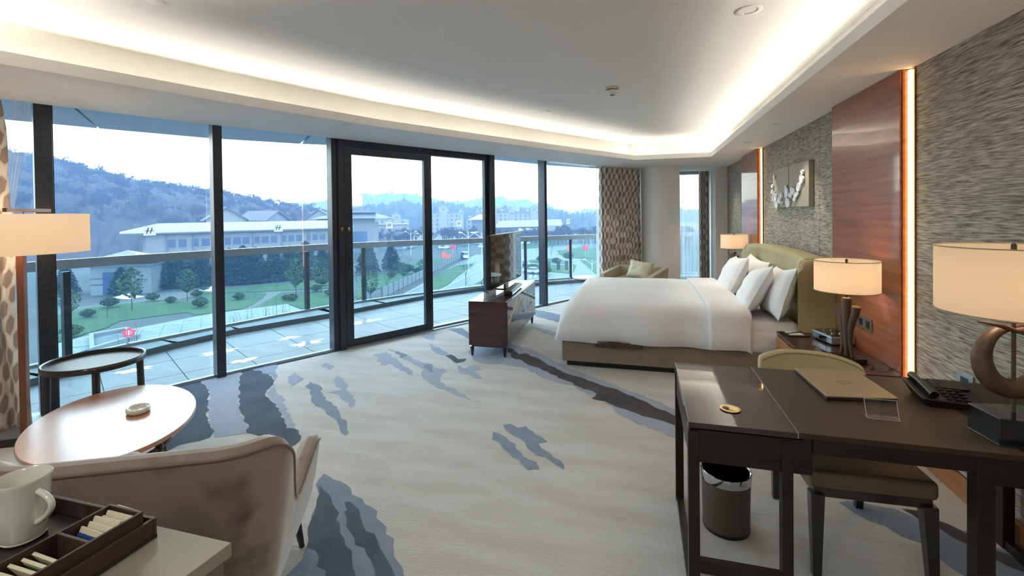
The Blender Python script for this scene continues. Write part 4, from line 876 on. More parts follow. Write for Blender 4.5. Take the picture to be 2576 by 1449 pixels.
mb = MB().grid(ac_pt, 121, 28)
for j0 in (0, 120): mb.f.append(tuple(j*121+j0 for j in range(28)))
mb.build('shell', m_velvet, ac, smooth=50)
pt_ = [ac_pt(i/120, 3.95/9) for i in range(121)]
MB().tube([(p[0]*1.003, p[1]*1.003, p[2]) for p in pt_], .0055, 6).build('piping', M('velvet_piping', (118,100,88), .6, sheen=.5), ac, smooth=80)
MB().box(-.30, .30, -.27, .37, .20, .43).build('seat_cushion', m_velvet, ac, bevel=.05, seg=4)
MB().box(-.33, .33, -.31, .33, .13, .24).build('seat_frame', m_velvet, ac, bevel=.03)
for x in (-.29, .30):
    for y, dy in ((-.26,-.03), (.31,.03)): MB().tube([(x, y, .16), (x*1.06, y+dy, 0)], [.020,.012], 12).build('leg', m_dkwood, ac, smooth=40)
# tea table
tt = thing('tea_table', 'oval tea table with brown veneer top and dark steel legs in the foreground', 'table', (-2.739, 1.803, 0), R(143))
MB().lathe([(.0,.455),(.98,.455),(1.0,.460),(1.0,.476),(.992,.480),(.0,.480)], 72, cap=False, sx=.552, sy=.363).build('top', m_tabletop, tt, smooth=40)
MB().tube([(.46*math.cos(a), .29*math.sin(a), .395) for a in [2*PI*i/48 for i in range(49)]], .011, 8, cap=False).build('ring', m_dkwood, tt, smooth=60)
for a in (40, 140, 220, 320):
    x, y = .47*math.cos(R(a)), .30*math.sin(R(a))
    MB().tube([(x*.96, y*.96, .456), (x*1.12, y*1.12, 0)], [.018,.012], 10).build('leg', m_dkwood, tt, smooth=50)
t = thing('ashtray', 'cream ceramic ashtray in the middle of tea table', 'ashtray', (-2.69, 1.89, .48), R(150))
MB().lathe([(.035,0),(.062,.002),(.068,.012),(.066,.026),(.060,.029),(.054,.026),(.048,.012),(.001,.010)], 40, cap=False, sx=1.0, sy=.82).build('bowl', m_ceram, t, smooth=60)
k = MB()
for a in (0, 120, 240): k.box(.052*math.cos(R(a))-.008, .052*math.cos(R(a))+.008, .045*math.sin(R(a))-.006, .045*math.sin(R(a))+.006, .0262, .0305)
k.build('rest', m_ceram, t, bevel=.002)
# tray table
ty = thing('tray_table', 'dark tray table with raised rim before the first window', 'tray table', (-3.545, 2.225, 0), R(20))
MB().lathe([(.0,.575),(.262,.575),(.270,.580),(.270,.612),(.266,.616),(.256,.612),(.254,.588),(.0,.588)], 64, cap=False).build('rim', m_dkwood, ty, smooth=50)
MB().lathe([(.0,.5895),(.2535,.5895)], 64, cap=False).build('tray_surface', m_traytop, ty)
for a in (-52, 40, 128, 218):
    x, y = .232*math.cos(R(a)), .232*math.sin(R(a))
    MB().tube([(x, y, .578), (x*1.03, y*1.03, .30), (x*1.10, y*1.10, 0)], [.021,.021,.014], 12).build('leg', m_dkwood, ty, smooth=50)
k = MB().tube([(.20*math.cos(R(-52)),.20*math.sin(R(-52)),.10),(-.20*math.cos(R(-52)),-.20*math.sin(R(-52)),.10)], .010, 8); k.build('stretcher', m_dkwood, ty)
# floor lamp
fl = thing('floor_lamp', 'lit drum shade floor lamp on a wooden post at the left edge', 'lamp', (-4.146, 2.167, 0), R(-58))
li_ = MB()
shade_r = .388
def floor_shade(parent):
    MB().lathe([(shade_r,1.325),(shade_r,1.590)], 64, cap=False).build('lamp_shade', m_shade, parent, smooth=60)
    li = bpy.data.lights.new('bulb_light', 'POINT'); li.energy = 17; li.color = (1,.74,.48); li.shadow_soft_size = .05
    o = bpy.data.objects.new('bulb_light', li); COL.objects.link(o); o.parent = parent; o.location = (0, 0, 1.46)
sh_e = bpy.data.objects.new('lamp_head', None); COL.objects.link(sh_e); sh_e.parent = fl; sh_e.location = (.07, .0, 0)
floor_shade(sh_e)
MB().lathe([(.002,1.41),(.03,1.43),(.035,1.47),(.012,1.51),(.001,1.515)], 14, cap=False).build('bulb', M_emit('floor_bulb', (255,214,160), 6), sh_e, smooth=80)
m_lpost = M('walnut_post', (120,68,42), .4, coat=.3)
MB().box(-.02, .02, -.02, .02, .05, 1.33).build('post', m_lpost, fl, bevel=.003)
MB().box(-.30, .02, -.012, .012, 1.30, 1.325).build('lower_arm', m_lpost, fl, bevel=.002)
MB().box(-.30, .14, -.012, .012, 1.605, 1.632).build('upper_arm', m_lpost, fl, bevel=.002)
MB().tube([(-.03,.0,1.31),(-.03,.0,1.62)], .005, 8).build('rod', m_dkwood, fl)
MB().box(-.36, .06, -.20, .12, 0, .05).build('base', m_dkwood, fl, bevel=.004)
MB().box(-.35, .05, -.19, .11, .05, .056).build('base_plate', M('base_stone', (110,112,116), .3), fl)

# minibar cabinet with tea things
cab = thing('minibar_cabinet', 'grey green topped minibar cabinet at bottom left corner', 'cabinet', (-.855, .785, 0), R(0))
ZB = .85
MB().hexa([(-.95,-.60,ZB-.03),(-.045,-.60,ZB-.03),(0,0,ZB-.03),(-.95,0.0,ZB-.03)], [(-.95,-.60,ZB),(-.045,-.60,ZB),(0,0,ZB),(-.95,0.0,ZB)]).build('top', m_cab, cab, bevel=.002)
MB().hexa([(-.94,-.59,.06),(-.055,-.59,.06),(-.010,-.012,.06),(-.94,-.012,.06)], [(-.94,-.59,ZB-.03),(-.055,-.59,ZB-.03),(-.010,-.012,ZB-.03),(-.94,-.012,ZB-.03)]).build('body', M('cabinet_side', (112,106,92), .4), cab)
MB().box(-.92, -.07, -.55, -.03, 0, .06).build('plinth', m_black, cab)
MB().box(-.026, -.012, -.26, -.10, .60, .79).build('brass_plate', m_brass, cab, bevel=.002)
tr = thing('serving_tray', 'dark wooden serving tray on the minibar cabinet under mug and sachet box', 'tray', (-1.03, .757, ZB), R(0))
MB().box(-.36, .0, -.42, .0, 0, .008).build('bottom', m_dkwood, tr)
for x0, x1, y0, y1 in ((-.36,0,-.008,0), (-.36,0,-.42,-.412), (-.36,-.352,-.412,-.008), (-.008,0,-.412,-.008)):
    MB().box(x0, x1, y0, y1, .008, .044).build('side', M('tray_wood', (66,48,40), .45), tr, bevel=.0015)
bx = thing('sachet_box', 'dark wooden two compartment box holding tea and sugar sachets', 'box', (-1.036, .733, ZB+.008), R(-2))
m_bx = M('box_wood', (60,44,38), .45)
MB().box(-.10, 0, -.24, 0, 0, .006).build('bottom', m_bx, bx)
for x0, x1, y0, y1 in ((-.10,0,-.006,0), (-.10,0,-.24,-.234), (-.10,-.094,-.234,-.006), (-.006,0,-.234,-.006), (-.094,-.006,-.10,-.094)):
    MB().box(x0, x1, y0, y1, .006, .062).build('side', m_bx, bx, bevel=.001)
def sachet(lb, x, y, w, h, th, col, rz, band=None, tilt=0, g='sachets in the two compartment box'):
    t = thing('sachet', lb, 'sachet', (x, y, ZB+.014), rz, g); t.rotation_euler = (tilt, 0, rz)
    MB().box(-w/2, w/2, -th/2, th/2, 0, h).build('paper', col, t, bevel=.001)
    if band: MB().box(-w/2-.0004, w/2+.0004, -th/2-.0004, th/2+.0004, h*.35, h*.8).build('printed_band', band, t)
m_blue = M('blue_print', (40,80,150), .5); m_green = M('green_print', (120,160,120), .5); m_crm = m_paper
nm = ['first', 'second', 'third', 'fourth', 'fifth', 'sixth', 'seventh', 'eighth']
for k in range(6):
    sachet('cream sachet with blue band, %s from the partition in the back compartment' % nm[k], -1.090+.004*(k % 2), .652+.0125*k, .074, .052+.003*(k % 3), .005, m_paper, R(-4+2*k % 5), m_blue if k in (0, 1, 3) else None, R(-24))
for k in range(6):
    sachet('cream sachet with green edge, %s from the partition in the front compartment' % nm[k], -1.094+.003*(k % 2), .620-.0165*k, .078, .050+.002*(k % 3), .006, m_paper, R(-3+k), m_green if k in (1, 4) else None, R(28))
mg = thing('mug', 'cream porcelain mug on the serving tray at left edge', 'mug', (-1.300, .672, ZB+.008), R(4))
MB().lathe([(.024,0),(.034,.002),(.038,.012),(.043,.07),(.046,.125),(.0485,.132),(.0475,.135),(.044,.130),(.040,.07),(.034,.014),(.001,.010)], 44, cap=False).build('body', m_ceram, mg, smooth=70)
hp = [(.040,0,.105),(.060,0,.112),(.074,0,.098),(.076,0,.075),(.066,0,.052),(.038,0,.040)]
hp2 = [(.040+.040*math.sin(PI*i/16)**.8, 0, .108-.068*(i/16)+.008*math.sin(PI*i/16)) for i in range(17)]
MB().tube(hp2, .0062, 10).build('handle', m_ceram, mg, smooth=80)
MB().lathe([(.020,0),(.035,.001),(.037,.005),(.034,.006),(.02,.003)], 40, cap=False, z=.0).build('foot_rim', m_ceram, mg, smooth=60)
# ================================================================ outdoors
G0 = -12.45
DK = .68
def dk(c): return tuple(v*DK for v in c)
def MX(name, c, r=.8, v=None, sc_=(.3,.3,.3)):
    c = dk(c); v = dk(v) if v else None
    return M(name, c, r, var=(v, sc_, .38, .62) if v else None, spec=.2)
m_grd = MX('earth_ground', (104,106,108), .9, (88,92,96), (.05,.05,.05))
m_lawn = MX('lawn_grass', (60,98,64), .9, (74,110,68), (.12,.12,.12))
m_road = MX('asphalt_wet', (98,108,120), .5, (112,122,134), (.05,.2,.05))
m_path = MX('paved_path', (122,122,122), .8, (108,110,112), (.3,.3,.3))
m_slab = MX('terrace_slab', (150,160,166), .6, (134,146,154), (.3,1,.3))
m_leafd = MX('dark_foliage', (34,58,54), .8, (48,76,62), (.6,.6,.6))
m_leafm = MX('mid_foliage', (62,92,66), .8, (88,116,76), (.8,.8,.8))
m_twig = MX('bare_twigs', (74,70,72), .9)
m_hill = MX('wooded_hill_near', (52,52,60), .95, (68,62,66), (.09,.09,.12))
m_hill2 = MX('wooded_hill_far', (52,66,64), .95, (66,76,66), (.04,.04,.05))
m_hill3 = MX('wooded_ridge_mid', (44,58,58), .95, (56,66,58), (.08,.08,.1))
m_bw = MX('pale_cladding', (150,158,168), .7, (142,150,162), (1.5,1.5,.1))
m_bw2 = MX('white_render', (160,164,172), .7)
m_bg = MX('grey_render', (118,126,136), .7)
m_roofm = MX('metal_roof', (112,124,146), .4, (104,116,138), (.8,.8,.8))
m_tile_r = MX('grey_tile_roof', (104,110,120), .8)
m_win = M('far_window_glass', (44,66,96), .15)
m_pink = MX('pale_pink_roof', (170,156,160), .7)
m_red = M('red_banner', (200,50,50), .6)
m_orange = M('orange_banner', (214,90,60), .6)
m_lampw = M('lamp_post_white', (160,166,172), .5)

gr = struct(MB().flat([(-1500,-300),(600,-300),(600,1700),(-1500,1700)], G0).build('ground', m_grd), 'grey earth ground around the park and streets', 'ground')
for i, P in enumerate(LAWN): MB().prism(ragged(P, .15, i), G0-.2, G0+.10+.003*i).build('lawn', m_lawn, gr)
for i, P in enumerate(ROAD): MB().prism(P, G0-.2, G0+.03+.01*i).build('road', m_road, gr)
for i, P in enumerate(PATH): MB().prism(P, G0-.2, G0+.05+.01*i).build('footpath', m_path, gr)
# road markings
mk = MB()
def seg_strip(a, b, w, z, mb, k=1, gap=0):
    a, b = Vector(a), Vector(b); d = (b-a)/k
    for i in range(k):
        p = a+d*i; q = p+d*(1-gap); n = Vector((-(b-a).y, (b-a).x)).normalized()*w/2
        mb.add([(*(p-n), z), (*(q-n), z), (*(q+n), z), (*(p+n), z)], [(0, 1, 2, 3)])
for a, b, k in (((-36,62),(-46,136),14), ((-34,60),(-42,134),1), ((-39,64),(-50,134),1), ((-31,92),(-38,140),10), ((-20,120),(-30,160),8), ((-14,100),(-30,104),1)): seg_strip(a, b, .22, G0+.075, mk, k, .45 if k > 1 else 0)
for i in range(9): seg_strip((-30+1.1*i,98),(-31+1.1*i,103), .5, G0+.076, mk)
o = mk.build('lane_marking', M('road_paint', (150,156,162), .6), gr); o['kind'] = 'stuff'

# podium terrace with slabs, sunk planter frame and a kerb
tg = thing('podium_terrace', 'pale slab terrace roof just below the balcony railing', 'terrace', (0,0,0))
ZT_ = -9.5
MB().prism(TERR, G0, ZT_-.04).build('deck', m_slab, tg)
tj = MB(); a0, b0 = Vector((-49,31)), Vector((-37,44.5)); dd = (b0-a0).normalized(); nn = Vector((-dd.y, dd.x))
jm = M('slab_joint', (96,108,118), .8)
TP = [tuple(p) for p in TERR]
for i in range(-6, 16):
    for j in range(-7, 5):
        c = a0+dd*(i*1.6+.8)+nn*(j*1.6+.8)
        P = [a0+dd*(i*1.6+.03)+nn*(j*1.6+.03), a0+dd*(i*1.6+1.57)+nn*(j*1.6+.03), a0+dd*(i*1.6+1.57)+nn*(j*1.6+1.57), a0+dd*(i*1.6+.03)+nn*(j*1.6+1.57)]
        if all(inside(p, TP) for p in P): MB().hexa([(*p, ZT_-.04) for p in P], [(*p, ZT_) for p in P]).build('slab', m_slab, tg)
pf = thing('planter_frame', 'white edged sunken planter frame on the podium terrace', 'planter', (0,0,0))
Q = [Vector(p) for p in ((-50.0,30.9),(-49.2,33.7),(-44.9,31.9),(-44.0,27.2))]; c = sum(Q, Vector((0, 0)))/4
q2 = [c+(p-c)*.80 for p in Q]
ring = MB()
for i in range(4):
    a, b, e, f = Q[i], Q[(i+1) % 4], q2[(i+1) % 4], q2[i]; ring.hexa([(*a, ZT_), (*b, ZT_), (*e, ZT_), (*f, ZT_)], [(*a, ZT_+.35), (*b, ZT_+.35), (*e, ZT_+.35), (*f, ZT_+.35)])
ring.build('rim', m_bw2, pf); MB().hexa([(*p, ZT_) for p in q2], [(*p, ZT_+.05) for p in q2]).build('bed', MX('planter_bed', (120,132,142), .6, (88,100,112), (1,1,1)), pf)
# flower-shaped red emblem sign
es = thing('emblem_sign', 'small red flower shaped sign with white ring mark beyond the railing', 'sign', (-40.68, 27.98, ZT_), math.atan2(27.98, -40.68)+PI/2)
MB().tube([(0,0,0),(0,0,1.3)], .03, 8).build('pole', m_twig, es)
fl_ = MB(); P = [(.0+.42*(1+.16*math.cos(5*a))*math.cos(a+PI/2), .36*(1+.16*math.cos(5*a))*math.sin(a+PI/2)) for a in [2*PI*i/60 for i in range(60)]]
fl_.prism(P, -.03, .03); fl_.xf(Matrix.Translation((0, 0, 1.67)) @ Matrix.Rotation(PI/2, 4, 'X')); fl_.build('face', M('sign_red', (206,64,84), .4), es)
k = MB(); k.tube([(.17*math.cos(a), 0, 1.67+.14*math.sin(a)) for a in [2*PI*i/24 for i in range(25)]], .035, 6); k.box(-.03, .03, -.04, .04, 1.50, 1.86); k.build('mark', m_white, es)

def slope_z(x, y): return G0
# foliage ----------------------------------------------------------------
def leaf_mesh(name, n, R_, H, leaf, seed, shape='cone'):
    r = random.Random(seed); mb = MB()
    for i in range(n):
        t = r.random(); 
        if shape == 'cone': rad = R_*(1-t)**.6*(.35+.65*r.random()**.4)*(.78+.22*math.sin(t*17+2*math.sin(i))); z = H*(.06+.94*t)
        else:
            u = r.random(); rad = R_*math.sin(PI*min(1, max(.03, t)))**.6*r.random()**.4; z = H*(.3+.7*t)
        a = r.random()*2*PI; c = Vector((rad*math.cos(a), rad*math.sin(a), z))
        d = Vector((r.gauss(0, 1), r.gauss(0, 1), r.gauss(0, .7))).normalized(); e = d.cross(Vector((r.gauss(0, 1), r.gauss(0, 1), r.gauss(0, 1)))).normalized()
        s = leaf*(.6+.8*r.random()); mb.add([c-d*s, c+e*s*.6, c+d*s, c-e*s*.6], [(0, 1, 2, 3)])
    me = bpy.data.meshes.new(name); me.from_pydata(mb.v, [], mb.f); return me
me_con = [leaf_mesh('foliage', 3200, 3.7, 8.5, .30, s, 'cone') for s in (1, 2)]
me_rnd = [leaf_mesh('foliage', 420, 1.7, 6, .22, s, 'round') for s in (3, 4)]
me_bush = leaf_mesh('foliage', 900, .95, 1.5, .11, 9, 'round')
for m_ in me_con: m_.materials.append(m_leafd)
for m_ in me_rnd: m_.materials.append(m_leafm)
me_bush.materials.append(m_leafm)
def skel(seed, H, depth, spread, r0, sides=3, n0=3, dec=.55):
    r = random.Random(seed); mb = MB()
    def br(p, d, L, rad, k):
        q = p+d*L; mb.tube([p, q], [rad, rad*.65], sides, cap=False)
        if k == 0: return
        for _ in range(n0 if k > 1 else n0+1):
            nd = (d+Vector((r.gauss(0, spread), r.gauss(0, spread), r.uniform(-.1, .35)))).normalized(); br(p+d*L*r.uniform(.65, 1), nd, L*r.uniform(.6, .8), rad*dec, k-1)
    br(Vector((0, 0, 0)), Vector((0, 0, 1)), H*.32, r0, depth)
    me = bpy.data.meshes.new('branches'); me.from_pydata(mb.v, [], mb.f); me.materials.append(m_twig); return me
me_bare = [skel(s, 8, 5, .42, .10, 3, 3) for s in (1, 2)]
me_far = [skel(s, 8, 5, .45, .22, 3, 3, .70) for s in (11, 12)]
me_sm = [skel(s, 6, 2, .4, .07, 4, 3) for s in (5, 6)]
def put(me, parent, s, rz, name): o = bpy.data.objects.new(name, me); COL.objects.link(o); o.parent = parent; o.scale = (s, s, s); o.rotation_euler = (0, 0, rz); return o
me_trunk = MB().tube([(0,0,0),(0,0,2.5)], [.16,.10], 6).build('trunk', m_twig); trk = me_trunk.data; bpy.data.objects.remove(me_trunk)
ordn = ['first','second','third','fourth','fifth','sixth','seventh','eighth','ninth','tenth','eleventh','twelfth','thirteenth','fourteenth','fifteenth','sixteenth']
where = ['%s from the left in the row before the long grey building' % ordn[i] for i in range(12)]+['first right of the dark door frame before the grey tower','second right of the dark door frame','at far left beyond the railing','before the white gatehouse']
for i, (x, y, h) in enumerate(TREES):
    t = thing('conifer_tree', 'dark evergreen tree '+where[i], 'tree', (x, y, G0), rnd.random()*6, 'evergreens in the park')
    h *= .84; put(me_con[i % 2], t, h/8.5, i*1.3, 'foliage'); put(trk, t, h/8.5, 0, 'trunk')
sm_l = ['beside the gatehouse door with support stakes','at far left lawn edge','on the lawn left of the first mullion','with sparse leaves by railing post on right lawn','next to the sliding door jamb','seen through the door glass beside the road','on right lawn near the fence','at the right lawn corner']
for i, (x, y, h) in enumerate(SMALL):
    t = thing('young_tree', 'young leafy tree '+sm_l[i], 'tree', (x, y, G0), rnd.random()*6, 'young trees on the lawn')
    put(me_rnd[i % 2], t, h/6, i, 'foliage'); put(me_sm[i % 2], t, h/6, i, 'branches')
bare_l = ['by the road right of the door leaf','beyond the left glass of the door','on lawn beside the hedge','in the far roundabout','behind the emblem sign','just right of the door stile','behind the television','behind the television edge','before the evergreen row','at the road corner','near the white van']
for i, (x, y, h) in enumerate(BARE):
    t = thing('bare_tree', 'leafless winter tree '+bare_l[i], 'tree', (x, y, G0), rnd.random()*6, 'leafless trees by the road')
    put(me_bare[i % 2], t, h/8, i, 'branches')
ordx = ordn+['seventeenth','eighteenth','nineteenth','twentieth','twenty-first','twenty-second','twenty-third','twenty-fourth','twenty-fifth','twenty-sixth','twenty-seventh']
srt = sorted(range(len(BUSH)), key=lambda k: -math.atan2(BUSH[k][1], BUSH[k][0]))
shl = {k: ordx[n]+' from the left' for n, k in enumerate(srt)}
for i, (x, y, r_) in enumerate(BUSH):
    o = bpy.data.objects.new('shrub', me_bush); COL.objects.link(o); o.location = (x, y, G0-.2); o.scale = (r_, r_, r_*.95); o.rotation_euler = (0, 0, i)
    tag(o, 'rounded dark park shrub, %s' % shl[i], 'shrub', 'rounded shrubs on the park lawns')
# bare winter wood behind the road (tree belt at the foot of the hills)
belt = MB(); r_ = random.Random(5)
bt = thing('winter_woodland', 'belt of leafless brown trees before the white apartment blocks', 'woodland', (0,0,0))
bt['kind'] = 'stuff'
wood = []
for i in range(150):
    f = r_.random(); x = -135+150*f+r_.uniform(-6, 6); y = 168+50*math.sin(f*2.6)+r_.uniform(-12, 18)
    px_ = 0
    o = bpy.data.objects.new('branches', me_far[i % 2]); COL.objects.link(o); o.parent = bt; s = r_.uniform(.75, 1.15)*1.1; o.location = (x, y, G0); o.scale = (s*1.15, s*1.15, s); o.rotation_euler = (0, 0, r_.random()*6); o['kind'] = 'stuff'
# twigs on the terrace
tw = MB(); r_ = random.Random(8)
for cx, cy_, n in ((-37.7,35.2,14), (-36.9,36.9,14), (-42.0,28.6,6), (-38.3,41.2,8), (-35.6,38.6,10)):
    for i in range(n):
        x, y = cx+r_.uniform(-1.1, 1.1), cy_+r_.uniform(-1.1, 1.1); h = r_.uniform(1.0, 2.4)
        tw.tube([(x, y, ZT_), (x+r_.uniform(-.1,.1), y+r_.uniform(-.1,.1), ZT_+h*.6), (x+r_.uniform(-.3,.3), y+r_.uniform(-.3,.3), ZT_+h)], [.02,.014,.006], 3, cap=False)
o = tw.build('cane_plants', m_twig); tag(o, 'thin bare canes growing from the podium terrace edge', 'plants'); o['kind'] = 'stuff'

# hills -------------------------------------------------------------------
def hill(name, RIDGE, m, base_k, lump, amp, label, nu=360, nv=22, zb=G0):
    R_ = [Vector(p) for p in RIDGE]; Ls = [0]
    for i in range(1, len(R_)): Ls.append(Ls[-1]+(R_[i]-R_[i-1]).length)
    def rid(u):
        s = u*Ls[-1]
        for i in range(1, len(R_)):
            if s <= Ls[i]: return R_[i-1].lerp(R_[i], (s-Ls[i-1])/(Ls[i]-Ls[i-1]))
        return R_[-1]
    def f(u, v):
        p = rid(u)
        if v < .8:
            t = v/.8; k = base_k+(1-base_k)*t; z = zb+(p.z-zb)*(math.sin(t*PI/2)**.9)
        else: t = (v-.8)/.2; k = 1+.2*t; z = p.z-(p.z-zb)*t*.8
        x, y = p.x*k, p.y*k
        nzv = noise.noise(Vector((x/lump, y/lump, z/lump)))+.6*noise.noise(Vector((x/lump*2.7, y/lump*2.7, z/lump*2.7)))+.5*noise.noise(Vector((x/lump*6, y/lump*6, 4)))
        return (x+nzv*amp*.5, y-abs(nzv)*amp*.6, z+nzv*amp*(1 if .05 < v < .99 else 0))
    o = MB().grid(f, nu, nv).build(name, m, smooth=180); struct(o, label, 'hill'); return o
hill('wooded_hill', HILL_A, m_hill, .62, 7, 2.6, 'near brown wooded hill sloping down to the right behind the grey building', 520, 40)
hill('wooded_hill', HILL_B, m_hill2, .72, 20, 7, 'farthest pale blue wooded hill on the skyline', 420, 18)
hill('wooded_hill', HILL_C, m_hill3, .80, 9, 5.0, 'middle dark wooded ridge below the far hill', 420, 16)
ra = random.Random(12)
rt_ = thing('ridge_trees', 'leafless tree crowns standing along the near hill ridge', 'woodland', (0,0,0)); rt_['kind'] = 'stuff'
for i in range(620):
    f = ra.uniform(1.0, len(HILL_A)-2.01); k = int(f); p = Vector(HILL_A[k]).lerp(Vector(HILL_A[k+1]), f-k); q = ra.uniform(.96, 1.0) if i < 260 else ra.uniform(.70, .97)
    o = bpy.data.objects.new('branches', me_far[i % 2]); COL.objects.link(o); o.parent = rt_; s = ra.uniform(.8, 1.5); o.location = (p.x*q, p.y*q, G0+(p.z-G0)*(math.sin(min(1, (q-.62)/.38)*PI/2)**.9)-(3.6 if i % 8 == 0 else 4.6)*s); o.scale = (s*1.2, s*1.2, s); o.rotation_euler = (0, 0, ra.random()*6); o['kind'] = 'stuff'
# pagoda
pg = thing('pagoda', 'tiny dark pagoda on the middle ridge', 'pagoda', (-228, 416, 9))
MB().lathe([(4,0),(4,5)], 8).build('tower', m_hill3, pg)
MB().lathe([(8,4.6),(5,6),(1.5,9),(.4,10),(.2,14)], 8).build('roof', m_hill3, pg)

# buildings ----------------------------------------------------------------
def bframe(o, ang): return Matrix.Translation(o) @ Matrix.Rotation(ang, 4, 'Z')
A_, B_ = Vector(FIRM[0][:2]), Vector(FIRM[1][:2]); dF = (B_-A_).normalized(); LF = (B_-A_).length; angF = math.atan2(dF.y, dF.x); ZE = FIRM[0][2]
bl = thing('long_building', 'long low pale grey building with ribbon windows and shallow metal roof', 'building', (A_.x, A_.y, 0), angF)
MB().box(0, LF+4, 0, 16, G0, ZE-.3).build('wall', m_bw, bl)
MB().hexa([(-4.5,-1.3,ZE-.35),(LF+6,-1.3,ZE-.35),(LF+6,17.5,ZE-.35),(-4.5,17.5,ZE-.35)], [(-4.5,-1.3,ZE),(LF+6,-1.3,ZE),(LF+6,17.5,ZE),(-4.5,17.5,ZE)]).build('eave', m_roofm, bl)
MB().add([(-4.5,-1.3,ZE),(LF+6,-1.3,ZE),(LF+6,17.5,ZE),(-4.5,17.5,ZE),(3,8,ZE+2.1),(LF+2,8,ZE+2.1)], [(0,1,5,4),(1,2,5),(2,3,4,5),(3,0,4)]).build('roof', m_roofm, bl)
for s0, s1, z0, z1 in FWIN:
    w = MB().box(s0, s1, -.06, .02, z0, z1).build('window', m_win, bl)
    fr = MB(); fr.box(s0-.12, s0, -.09, 0, z0-.1, z1+.12); fr.box(s1, s1+.12, -.09, 0, z0-.1, z1+.12); fr.box(s0, s1, -.09, 0, z1, z1+.12); fr.box(s0, s1, -.12, 0, z0-.14, z0)
    fr.build('frame', m_bw2, w)
for s in (4.0, 9.1, 13.3, 22, 29, 36, 43): MB().box(s-.14, s+.14, -.22, 0, G0+3, ZE-.35).build('pilaster', m_roofm, bl)
MB().box(0, LF, -.1, 0, -8.3, -8.0).build('ledge', m_bw2, bl)
# gatehouse
gh = thing('gatehouse', 'small white gatehouse with dark doorway left of the long building', 'building', (-97.0, 60.4, G0), math.atan2(3.3, 5.6))
MB().box(0, 9.5, 0, 6, 0, 5.2).build('wall', m_bw2, gh); MB().box(1.9, 3.9, -.08, .02, 0, 4.2).build('doorway', m_win, gh)
MB().box(-.5, 10, -.5, 6.5, 5.2, 5.6).build('cornice', m_bw2, gh)
MB().add([(-2,-1.6,5.9),(11,-1.6,5.9),(11,7.5,5.9),(-2,7.5,5.9),(4.5,3,8.0)], [(0,1,4),(1,2,4),(2,3,4),(3,0,4),(3,2,1,0)]).build('roof', m_roofm, gh)
for z in (1.9, 3.0): MB().box(0, 1.8, -.09, -.0, z, z+.16).build('band', m_tile_r, gh)
# wall beyond the gatehouse
gw = tag(MB().box(0, 9, 0, .4, 0, 4.5).build('garden_wall', m_bw, loc=(-97,72,G0)), 'pale rendered wall linking gatehouse and long building', 'wall'); gw.rotation_euler = (0, 0, 1.0)
def gable_house(name, label, o, w, dpt, zt, zr, ang, mw_=None, mr=None):
    t = thing(name, label, 'building', (o[0], o[1], 0), ang)
    MB().box(-w/2, w/2, 0, dpt, G0, zt).build('wall', mw_ or m_bw2, t)
    MB().add([(-w/2,0,zt),(w/2,0,zt),(0,0,zr),(-w/2,dpt,zt),(w/2,dpt,zt),(0,dpt,zr)], [(0,1,2),(3,5,4)]).build('gable', mw_ or m_bw2, t)
    e = .8; MB().hexa([(-w/2-e,-e,zt-.5),(0,-e,zr),(0,dpt+e,zr),(-w/2-e,dpt+e,zt-.5)], [(-w/2-e,-e,zt-.15),(0,-e,zr+.4),(0,dpt+e,zr+.4),(-w/2-e,dpt+e,zt-.15)]).build('roof', mr or m_tile_r, t)
    MB().hexa([(w/2+e,-e,zt-.5),(0,-e,zr),(0,dpt+e,zr),(w/2+e,dpt+e,zt-.5)], [(w/2+e,-e,zt-.15),(0,-e,zr+.4),(0,dpt+e,zr+.4),(w/2+e,dpt+e,zt-.15)]).build('roof', mr or m_tile_r, t)
    return t
def facing(p): return math.atan2(p[1], p[0])-PI/2
gable_house('gabled_house', 'white gabled house rising behind the long roof near the first mullion', (-128,118), 11, 12, .9, 4.6, facing((-128,118))+.1)
g2 = gable_house('gabled_house', 'white gabled house with solar heaters behind the right part of the long roof', (-124,157), 11, 12, .2, 4.2, facing((-124,157))-.25)
g3 = gable_house('gabled_house', 'low tiled house behind the middle of the long roof', (-133,145), 12, 12, .5, 3.6, facing((-133,145))+.9, m_bw)
for k in range(7):
    o = MB().lathe([(.35,0),(.35,1.6)], 8).xf(Matrix.Rotation(PI/2, 4, 'Y')).build('solar_heater', m_chrome if 0 else m_roofm, parent=g2, loc=(-5+1.6*k, 3.5, 4.5-.55*abs(k-3)))
# tower with sign
tp = Vector((-104, 155)); ta = facing(tp)-.05
tb = thing('tower_block', 'grey block with large dark window under a hipped roof and white sign', 'building', (tp.x, tp.y, 0), ta)
MB().box(-12, 6.8, 0, 12, G0, -1.2).build('wall', m_bw, tb); MB().box(-7.5, 2.7, -.1, .05, G0+2.8, -4.3).build('window', m_win, tb)
MB().box(-11, 5.5, 1, 11, -1.2, .8).build('open_storey', m_bw2, tb)
MB().add([(-17,-3,.7),(12.5,-3,.7),(12.5,15,.7),(-17,15,.7),(-5,5,3.8),(2,5,3.8)], [(0,1,5,4),(1,2,5),(2,3,4,5),(3,0,4),(3,2,1,0)]).build('roof', m_roofm, tb)
MB().add([(-12,0,2.9),(6,0,2.9),(6,10,2.9),(-12,10,2.9),(-3,5,4.9)], [(0,1,4),(1,2,4),(2,3,4),(3,0,4)]).build('upper_roof', m_tile_r, tb)
for x in (-3.2, -.6, 2.2): MB().box(x-.12, x+.12, 3.8, 4.1, 3.6, 5.4).build('strut', m_tile_r, tb)
MB().box(-7, 5.5, 3.6, 4.4, 5.2, 5.35).build('sign_platform', m_tile_r, tb)
sg = MB().box(-6.0, .9, 3.9, 4.1, 5.4, 9.8).build('sign_board', m_white, tb)
